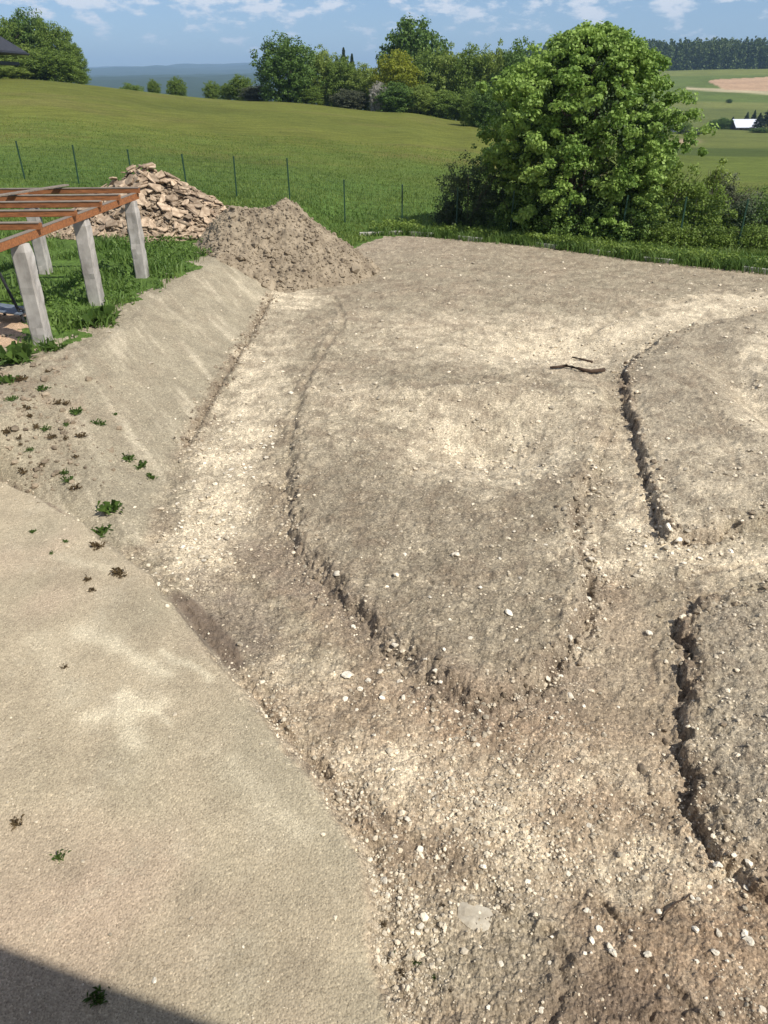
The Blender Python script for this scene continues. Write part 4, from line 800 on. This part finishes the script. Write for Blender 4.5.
def crown_centers(n, rx, ry, rz, zc, r_, lump=.25, bottom=-.8, inner=.45, power=1.0):
    d = r_.normal(size=(n*3, 3)); d /= np.linalg.norm(d, axis=1)[:, None]; d = d[d[:, 2] > bottom][:n]
    an = np.arctan2(d[:, 1], d[:, 0]); lo = 1+lump*pn(an*1.3+7, d[:, 2]*2.2+3, int(r_.integers(0, 99)))*1.4+lump*.6*pn(an*3.1, d[:, 2]*5, int(r_.integers(0, 99)))
    rad = (inner+(1-inner)*r_.random(len(d))**.6)*lo
    return np.stack([d[:, 0]*rad*rx, d[:, 1]*rad*ry, zc+d[:, 2]*rad*rz], 1)
def limb_tree(root, H, r0, spreadx, r_, nl=6, stems=1, zt=.75, mat=None):
    m = MB()
    for s in range(stems):
        ox_ = r_.normal()*.25*(stems > 1); top = Vector((r_.normal()*spreadx*.3, r_.normal()*spreadx*.3, H*zt))
        pts = [Vector((ox_, 0, -.3))]+[Vector((ox_, 0, 0)).lerp(top, t)+Vector((r_.normal(), r_.normal(), 0))*.03*H*t for t in (.15, .35, .55, .8, 1)]
        m.tube(pts, [r0*1.25, r0, r0*.85, r0*.65, r0*.45, r0*.15], 8)
        for i in range(nl):
            t = .25+.6*i/nl; b = Vector((ox_, 0, 0)).lerp(top, t); a = r_.uniform(0, 6.28); l = spreadx*r_.uniform(.5, .9)
            e = b+Vector((math.cos(a)*l, math.sin(a)*l, H*.22*r_.uniform(.4, 1.2))); m.tube([b, b.lerp(e, .5)+Vector((0, 0, .03*H)), e], [r0*.4, r0*.25, r0*.07], 6)
    return m.build('trunk', mat or M_BARK, root, True)
LM = {
 'maple': leafmat('maple_leaf', (.10,.20,.025), (.38,.52,.12), .34, .7), 'dark': leafmat('dark_leaf', (.055,.115,.018), (.16,.25,.045), .25, .25),
 'mid': leafmat('mid_leaf', (.10,.165,.025), (.25,.34,.06), .35, .25), 'light': leafmat('light_leaf', (.15,.215,.035), (.34,.42,.09), .35, .25),
 'yellow': leafmat('yellow_leaf', (.19,.24,.02), (.42,.42,.04), .4, .3), 'conifer': leafmat('needle', (.018,.038,.020), (.04,.07,.032), .1, .3),
 'grey': leafmat('grey_leaf', (.07,.085,.045), (.15,.16,.09), .2, .8), 'elder': leafmat('elder_leaf', (.035,.06,.022), (.095,.125,.05), .25, .9), 'blossom': leafmat('blossom', (.30,.28,.24), (.6,.57,.5), .2, .6)}
def base_xy(px, D): return (px-384)/853*D*1.0, D
def place_far(px, D, basepy=None):
    x = 0.; z = 0.
    for _ in range(5):
        d = D*cp-(z-CAMH)*sp; x = (px-384)/FOC*d; z = float(ground_z([x], [D], False)[0])
    return x, D, z
def py_to_z(py, D):
    v = (py-512)/FOC; return CAMH+D*(-sp-v*cp)/(cp-v*sp)
PROTO = {}
def proto(kind, seed):
    key = (kind, seed)
    if key in PROTO: return PROTO[key]
    r_ = np.random.default_rng(100+seed*7+len(kind)); 
    if kind == 'conifer':
        n = 900; t = r_.random(n)**.75; a = r_.uniform(0, 6.28, n); rad = (1-t)*.5*(.45+.55*r_.random(n))*(1+.25*np.sin(t*60)); cc = np.stack([np.cos(a)*rad, np.sin(a)*rad, .06+t*.94-.03*rad], 1)
        o = leaves_mesh('crown', cc, 9, .035, .045, LM['conifer'], None, None, r_)
    else:
        nb = {'col': 1}.get(kind, 1); 
        cc = crown_centers(430, .5, .5, .52, .50, r_, .26, -.98, .30); cc[:, 2] = np.clip(cc[:, 2], .02, 1.05)
        lo_ = cc[:, 2] < .3; cc[lo_, :2] *= 1.12; cc[lo_, 2] = r_.uniform(.02, .3, lo_.sum())
        if kind == 'dome': cc = crown_centers(420, .5, .5, .5, .50, r_, .08, -.9, .4)
        if kind == 'spiky':
            cc[:, 2] += .16*np.abs(pn(cc[:, 0]*7, cc[:, 1]*7, 5))*(cc[:, 2] > .55)
        o = leaves_mesh('crown', cc, 40, .07+.05*r_.random(len(cc)), .036, LM['mid'], None, None, r_)
    me = o.data; bpy.data.objects.remove(o)
    m = MB(); rr = np.random.default_rng(seed); top = Vector((rr.normal()*.03, rr.normal()*.03, .8)); m.tube([(0, 0, -.05), (0, 0, .15), tuple(top*.6), tuple(top)], [.035, .026, .018, .005], 7)
    for i in range(7):
        b = top*(.25+.09*i); a = rr.uniform(0, 6.28); e = b+Vector((math.cos(a)*.3, math.sin(a)*.3, .16)); m.tube([b, e], [.012, .003], 5)
    o = m.build('trunk', M_BARK, None, True); tm = o.data; bpy.data.objects.remove(o)
    PROTO[key] = (me, tm); return PROTO[key]
MESHMAT = {}
def far_tree(px, top, basepy, wpx, D, kind, leaf, label, group=None, seed=None, name=None, sink=.0):
    seed = seed if seed is not None else random.randrange(4)
    me, tm = proto(kind, seed); key = (me.name, leaf)
    if key not in MESHMAT:
        m2 = me.copy(); m2.materials.clear(); m2.materials.append(LM[leaf]); MESHMAT[key] = m2
    x, y, z = place_far(px, D); h = py_to_z(top, D)-z; w = wpx/FOC*(D*cp-(z-CAMH)*sp)
    r = empty(name or ('conifer' if kind == 'conifer' else 'broadleaf_tree'), (x, y, z-sink)); tag(r, label, 'tree', group); r.rotation_euler = (0, 0, random.uniform(0, 6.28)); r.scale = (w, w, h+sink)
    for nm, mm in (('trunk', tm), ('crown', MESHMAT[key])): o = bpy.data.objects.new(nm, mm); COL.objects.link(o); o.parent = r
    return r
# clump at the far left beyond the crest
gL = 'trees of the left clump beyond the meadow crest'
for px, top, w, D, k, lf, lb in ((-18,22,46,150,'spiky','mid','tall tree at the left frame edge behind the dark roof'),(14,22,40,152,'spiky','mid','tall green tree rising right behind the dark roof'),(38,15,40,155,'spiky','dark','highest pointed tree in the left clump'),
                          (60,26,36,152,'spiky','mid','leafy tree on the right half of the left clump'),(76,42,24,150,'spiky','mid','outermost right tree of the left clump, sloping down to the hills'),(26,46,46,142,'round','light','paler round tree in front of the left clump'),(56,50,44,141,'round','mid','low bushy tree at the front of the left clump'),
                          (6,66,40,136,'round','light','pale green shrubby tree below the dark roof'),(82,70,14,141,'round','mid','small bush ending the left clump on the right')): far_tree(px, top, 82, w*1.15, D, k, lf, lb)
for px, top, w, D, lb in ((155,80,11,170,'small round tree alone on the crest, left of the pair'),(178,78,16,168,'larger round tree alone on the crest under the blue hills'),(133,84,20,190,'low hedge tree just showing over the crest'),(213,82,14,165,'small dark tree left of the hedge on the crest'),(228,84,14,150,'low tree touching the left end of the tree line'),(242,76,22,150,'bushy low tree at the left end of the tree line')): far_tree(px, top, 92, w*1.2, D, 'round', 'mid', lb)
for px, top, w, D, k, lf, lb in ((258,86,30,146,'round','grey','low greyish brush at the foot of the tree line'),(289,38,50,140,'round','dark','large dark round tree leading the tree line on the left'),(322,52,32,148,'spiky','light','light green loose tree right of the large dark round one'),(343,60,28,146,'spiky','mid','mid green slim tree left of the pale bush'),
     (306,84,30,141,'round','mid','low green bush below the light loose tree'),(365,66,30,144,'round','light','light round tree beside the pale flowering bush'),(350,90,30,140,'round','grey','greyish bush in front of the slim trees'),(398,56,38,139,'spiky','yellow','yellow green tree in front of the tall dome'),
     (413,21,60,168,'dome','dark','tallest dome shaped dark tree of the tree line'),(396,84,40,134,'round','dark','dark bush beneath the yellow green tree'),(425,56,36,142,'spiky','mid','tree right of the yellow green one'),(447,52,36,141,'spiky','light','pale tree in the middle of the right part of the line'),(420,86,36,134,'round','light','light green bush under the right part of the line'),(445,92,36,133,'round','mid','green bush under the pale middle tree'),
     (468,52,36,140,'spiky','mid','slender green tree left of the darker tree'),(492,50,38,138,'spiky','light','olive green tree before the maple bush'),(478,88,40,131,'round','mid','bush at the right end of the meadow edge'),(516,50,40,134,'spiky','dark','darker tree just left of the maple bush'),(542,54,40,132,'spiky','mid','tree half hidden behind the left side of the maple bush'),(506,90,40,128,'round','dark','shadowed bush left of the maple bush'),(570,60,40,130,'spiky','mid','tree hidden behind the top of the maple bush')):
    far_tree(px, top, 112, w*1.2, D, k, lf, lb)
for px, top, w, lf, lb in ((484,86,34,'dark','dark bush at the right end of the meadow crest'),(508,84,36,'mid','leafy bush between the meadow crest and the maple bush'),(470,96,20,'mid','small bush marking the right end of the crest')): far_tree(px, top, 125, w, 104, 'round', lf, lb)
far_tree(380,84,110,20,134,'round','blossom','whitish flowering bush at the foot of the tree line')
for px, top, D, lb in ((345,46,180,'dark pointed conifer above the light tree line, left one'),(338,54,182,'lower dark conifer left of the pointed one'),(353,52,181,'lower dark conifer right of the pointed one'),(329,60,182,'shortest dark conifer of the small group')): far_tree(px, top+3, 100, 24, D, 'conifer', 'conifer', lb)
# far right valley
for px, top, w, D, k, lf, lb in ((768,104,26,320,'conifer','conifer','big dark conifer at the right frame edge by the white roof'),(757,113,12,326,'conifer','conifer','dark conifer between the white roof and the big one'),(722,118,14,335,'round','dark','dark tree left of the white roofed barn'),(714,120,11,334,'round','dark','small dark tree at the left end of the barn trees'),(731,117,10,338,'conifer','conifer','slim conifer touching the white roof'),
      (745,112,8,350,'conifer','conifer','thin conifer behind the white roof'),(752,110,8,352,'conifer','conifer','thin conifer behind the right end of the white roof'),(692,129,14,270,'round','grey','greyish bush beside the bare earth patch'),(701,127,14,285,'round','light','pale bush behind the bare earth patch'),(683,122,14,280,'round','mid','green tree between the maple bush and the bare earth'),(729,99,5,520,'round','dark','tiny lone tree in the middle of the far field'),(760,128,18,300,'round','dark','dark bush below the big conifer')): far_tree(px, top, 130, w*1.2, D, k, lf, lb)
# the far wood, a mass
def far_wood():
    n = 1500; r_ = np.random.default_rng(77); u = r_.uniform(.0, .62, n); D = 905+r_.random(n)**1.5*190; x = u*D; y = D; z = ground_z(x, y, False)
    kd = ((pn(u*22, D*0+2, 4)+r_.normal(size=n)*.25) > -.1)
    top = np.interp(u, [0, .05, .2, .3, .62], [20, 20, 26, 27, 27])*(.82+.3*r_.random(n)); Vs = []; c = []
    m = 60
    for t0, wd in ((0, 1),):
        tt = r_.random((n, m)); a = r_.uniform(0, 6.28, (n, m)); con = np.where(kd, 1, 0)[:, None]
        rad = np.where(con == 1, (1-tt)*3.6, 3.8*np.sqrt(np.clip(1-(2*tt-1)**2, 0, 1))+.4); rad = rad*(.7+.4*r_.random((n, m)))
        c = np.stack([x[:, None]+np.cos(a)*rad, y[:, None]+np.sin(a)*rad, z[:, None]+top[:, None]*(1.04*tt-.06)], -1).reshape(-1, 3)
    o = leaves_mesh('far_forest', c, 3, 1.1, 2.1, LM['wood'], None, None, r_); tag(o, 'distant dark wood of mixed conifers along the hilltop', 'forest', None, 'stuff')
LM['wood'] = leafmat('wood_leaf', (.045,.08,.018), (.13,.18,.04), .15, .02)
far_wood()
def herbs():
    r_ = np.random.default_rng(91); pts = np.array([(p.x, p.y) for p, d in along(KL, .1)]); n = 1500; k = r_.integers(0, len(pts), n); x = pts[k, 0]+r_.normal(0, .1, n); y = pts[k, 1]+.15+r_.exponential(.45, n); m = fbm(x, y, .9, 3, 73)+.1 > -r_.random(n)*.25; x, y = x[m], y[m]
    c = np.stack([x, y, gza(x, y)+r_.uniform(.04, .34, len(x))], 1); o = leaves_mesh('herb_cover', c, 14, .15, .085, LM['mid'], None, None, r_); tag(o, 'broad leaved herbs mixed in the grass behind the yard', 'herbs', None, 'stuff')
    n = 900; x = r_.uniform(-12, -4.2, n); y = r_.uniform(12.5, 24, n); d = sdf(x+.5*fbm(x, y, 1.2, 3, 81), y+.5*fbm(x, y, 1.2, 3, 91), YARD); m = (d > -.2) & (d < 2.5) & (sdf(x, y, SHEET) > .1) & (fbm(x, y, 1.1, 3, 75) > -.1); x, y = x[m], y[m]
    c = np.stack([x, y, gza(x, y)+r_.uniform(.02, .2, len(x))], 1); o = leaves_mesh('leafy_ground_cover', c, 14, .17, .08, LM['dark'], None, None, r_); tag(o, 'broad leaved weeds mixed in the grass around the timber frame', 'weeds', None, 'stuff')
herbs()
# ------------------------------------------------------------------ big maple bush and the shrubs along the fence
def maple():
    x, y = at_px(568, 30.5); z = gz(x, y); r = empty('maple_bush', (x, y, z-.1)); tag(r, 'large dense maple bush with bright leaf clusters beyond the fence', 'tree'); r_ = np.random.default_rng(21)
    limb_tree(r, 6.5, .11, 2.0, r_, 9, 5, .85)
    def prof(n, sx=1, zlo=0.03):
        t = r_.random(n); a = r_.uniform(0, 6.28, n)
        R = np.interp(t, [0, .12, .3, .5, .7, .85, .95, 1], [2.7, 3.0, 3.6, 3.95, 3.6, 2.75, 1.7, .35])
        R = R*.88; lo = 1+.42*pn(a*1.6+3, t*6, 11)+.30*pn(a*4, t*13, 12); rad = R*(.60+.40*r_.random(n)**.45)*lo
        return np.stack([np.cos(a)*rad*sx+.15, np.sin(a)*rad*.85, .10+t*6.7+.25*pn(a*3, t*9, 14)], 1)
    cc = prof(1250); leaves_mesh('crown', cc, 78, .12+.24*r_.random(len(cc)), .12, LM['maple'], r, None, r_)
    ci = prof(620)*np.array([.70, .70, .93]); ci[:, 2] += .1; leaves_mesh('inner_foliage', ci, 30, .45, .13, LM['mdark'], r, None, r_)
LM['mdark'] = leafmat('inner_leaf_shade', (.035,.07,.014), (.07,.12,.025), .2, .5)  # darker copy of the maple leaf, paints the shade inside the crown
def at_px(px, D):
    x, y, z = place_far(px, D); return x, D
def shrub(px, D, w, h, leaf, label, n=260, size=.09, group=None, spread=.16, seed=0, name='shrub'):
    x, y = at_px(px, D); z = gz(x, y); r = empty(name, (x, y, z-.05)); tag(r, label, 'shrub', group); r_ = np.random.default_rng(300+seed+int(px))
    m = MB()
    for i in range(9):
        a = r_.uniform(0, 6.28); m.tube([(r_.normal()*.08, r_.normal()*.08, -.1), (math.cos(a)*w*.2, math.sin(a)*w*.2, h*.5), (math.cos(a)*w*.4, math.sin(a)*w*.4, h*r_.uniform(.7, .97))], [.03, .02, .005], 5)
    m.build('stems', M_BARK, r)
    cc = crown_centers(n, w/2, w/2*.8, h*.55, h*.48, r_, .4, -.9, .35); cc[:, 2] = np.maximum(cc[:, 2], .08); leaves_mesh('foliage', cc, 30, spread+.1*r_.random(len(cc)), size, LM[leaf], r, None, r_)
maple()
shrub(468,31.2,2.6,2.5,'elder','greyish shrub at the left foot of the maple bush',300,.075); shrub(500,33,2.8,3.4,'dark','dark shrub tucked behind the left flank of the maple bush',300,.09)
shrub(448,31.0,1.1,1.1,'elder','low dark shrub at the left end of the shrubs',150,.07); shrub(520,30.2,2.0,1.5,'dark','low shaded shrub under the left side of the maple bush',200,.08)
shrub(655,29.6,3.2,2.6,'mid','mid green shrub on the right foot of the maple bush',360,.10); shrub(690,29.0,2.4,1.9,'mid','leafy shrub behind the fence right of the maple bush',300,.09)
shrub(715,31.5,3.0,2.0,'grey','grey twiggy shrub behind the right hand fence',320,.07); shrub(705,31.8,.9,2.6,'light','pale young sapling standing above the grey shrub',90,.10)
shrub(738,29.0,2.2,1.3,'elder','low dark shrub near the right end of the fence',260,.08); shrub(770,29.0,2.6,1.5,'dark','dark green shrub at the right frame edge by the fence',280,.08); shrub(630,28.9,2.2,1.2,'dark','low shrub in the shade below the maple bush',220,.08)
shrub(668,27.9,1.8,.8,'mid','low leafy clump against the fence at right',180,.07); shrub(712,27.6,1.8,.75,'mid','low leafy clump against the fence near the right post',180,.07); shrub(755,27.2,2.0,.8,'mid','low leafy clump against the last fence post',180,.07); shrub(560,29.3,3.0,.9,'dark','low shaded undergrowth under the middle of the maple bush',200,.07)
# ------------------------------------------------------------------ neighbour's roof, far barn and cottage
def neighbour():
    D = 117; K = 1.9; xe, _, zg = place_far(7, D); ze = py_to_z(50, D); r = empty('neighbour_house', (xe-4*K, D, zg)); r.scale = (K, K, K); tag(r, 'neighbouring house with dark hipped roof cut by the left frame edge', 'house')
    rm = noisy('dark_roof_tiles', (.020,.020,.024), (.045,.045,.05), 6, .5, .3); wm = noisy('neighbour_plaster', (.5,.47,.4), (.6,.57,.5), 2, .9, .1); dk = noisy('dark_fascia', (.012,.012,.014), (.022,.022,.025), 3, .5, 0)
    e = (ze-zg)/K; W_ = 10.; Dp = 9.
    V = [(4-W_, -Dp/2, e), (4, -Dp/2, e), (4, Dp/2, e), (4-W_, Dp/2, e), (4-W_/2-1, 0, e+3.3), (4-W_/2+1, 0, e+3.3)]
    V += [(a, b, c-.18) for a, b, c in V[:4]]
    mesh_py('roof', V, [(0,1,5,4),(1,2,5),(2,3,4,5),(3,0,4),(9,8,7,6),(6,7,1,0),(7,8,2,1),(8,9,3,2),(9,6,0,3)], rm, r)
    m = MB(); zz = e-.28; a = [(4.08-W_, -Dp/2-.08, zz+.15), (4.08, -Dp/2-.08, zz+.15), (4.08, Dp/2, zz+.15)]; m.tube(a[:2], .09); m.tube(a[1:], .09); m.build('gutter', dk, r)
    m = MB(); m.beam((3.6-W_, 0, e-.75), (3.5, 0, e-.75), Dp-1.2, .22); m.build('canopy_edge', dk, r)
    m = MB(); m.beam((-2.4, 0, -1.5), (-2.4, 0, e-.2), W_-4.4, Dp-2.2, up=(0, 1, 0), bev=.0); m.build('wall', wm, r)
neighbour()
def gable(name, px0, px1, D, ridgepy, eavepy, basepy, roofc, wallc, label, cat):
    x0, _, z0 = place_far(px0, D); x1, _, _ = place_far(px1, D); zb = z0; ze = py_to_z(eavepy, D); zr = py_to_z(ridgepy, D+4); w = x1-x0; r = empty(name, (x0, D, zb)); tag(r, label, cat)
    rm = noisy(name+'_roof', *roofc, 1, .4, .1); wm = noisy(name+'_wall', *wallc, 1, .9, .1); dp = 8; e = ze-zb; q = zr-zb
    mesh_py('wall', [(0,0,-2),(w,0,-2),(w,dp,-2),(0,dp,-2),(0,0,e),(w,0,e),(w,dp,e),(0,dp,e),(0,dp/2,q),(w,dp/2,q)], [(0,1,5,4),(1,2,6,9,5),(2,3,7,6),(3,0,4,8,7)], wm, r)
    mesh_py('roof', [(-.5,-.6,e-.1),(w+.5,-.6,e-.1),(w+.5,dp/2,q+.15),(-.5,dp/2,q+.15),(-.5,dp+.6,e-.1),(w+.5,dp+.6,e-.1),(-.5,-.6,e-.3),(w+.5,-.6,e-.3),(-.5,dp+.6,e-.3),(w+.5,dp+.6,e-.3)], [(0,1,2,3),(3,2,5,4),(6,7,1,0),(8,4,5,9)], rm, r)
    for k in range(3):
        m = MB(); m.beam((w*(.22+.28*k)-.5, -.03, e*.5), (w*(.22+.28*k)+.5, -.03, e*.5), .06, 1.1, bev=0); m.build('window', M_DARKMETAL, r)
gable('barn', 736, 758, 330, 119.5, 127, 131, ((.62,.66,.74),(.72,.75,.82)), ((.10,.08,.07),(.18,.15,.12)), 'long low barn with pale blue white roof in the valley', 'barn')
gable('cottage', 678, 688, 290, 127, 132, 140, ((.25,.24,.23),(.35,.33,.31)), ((.6,.58,.54),(.7,.68,.64)), 'small pale cottage showing beside the maple bush', 'cottage')
# ------------------------------------------------------------------ air
def haze():
    m = bpy.data.materials.new('haze_air'); m.use_nodes = True; t = m.node_tree; t.nodes.clear(); o = N(t, 'ShaderNodeOutputMaterial'); v = N(t, 'ShaderNodeVolumePrincipled'); v.inputs['Color'].default_value = (.46, .70, 1.0, 1); v.inputs['Density'].default_value = HAZE
    v.inputs['Anisotropy'].default_value = 0.0; t.links.new(v.outputs[0], o.inputs['Volume'])
    x, y0, y1, z0, z1 = 28000, -60, 15600, -140, 420
    V = [(-x, y0, z0), (x, y0, z0), (x, y1, z0), (-x, y1, z0), (-x, y0, z1), (x, y0, z1), (x, y1, z1), (-x, y1, z1)]
    o = mesh_py('haze', V, [(3,2,1,0),(4,5,6,7),(0,1,5,4),(1,2,6,5),(2,3,7,6),(3,0,4,7)], m); tag(o, 'thin summer haze over the far hills', 'haze', None, 'stuff')
HAZE = 1.4e-4
haze()
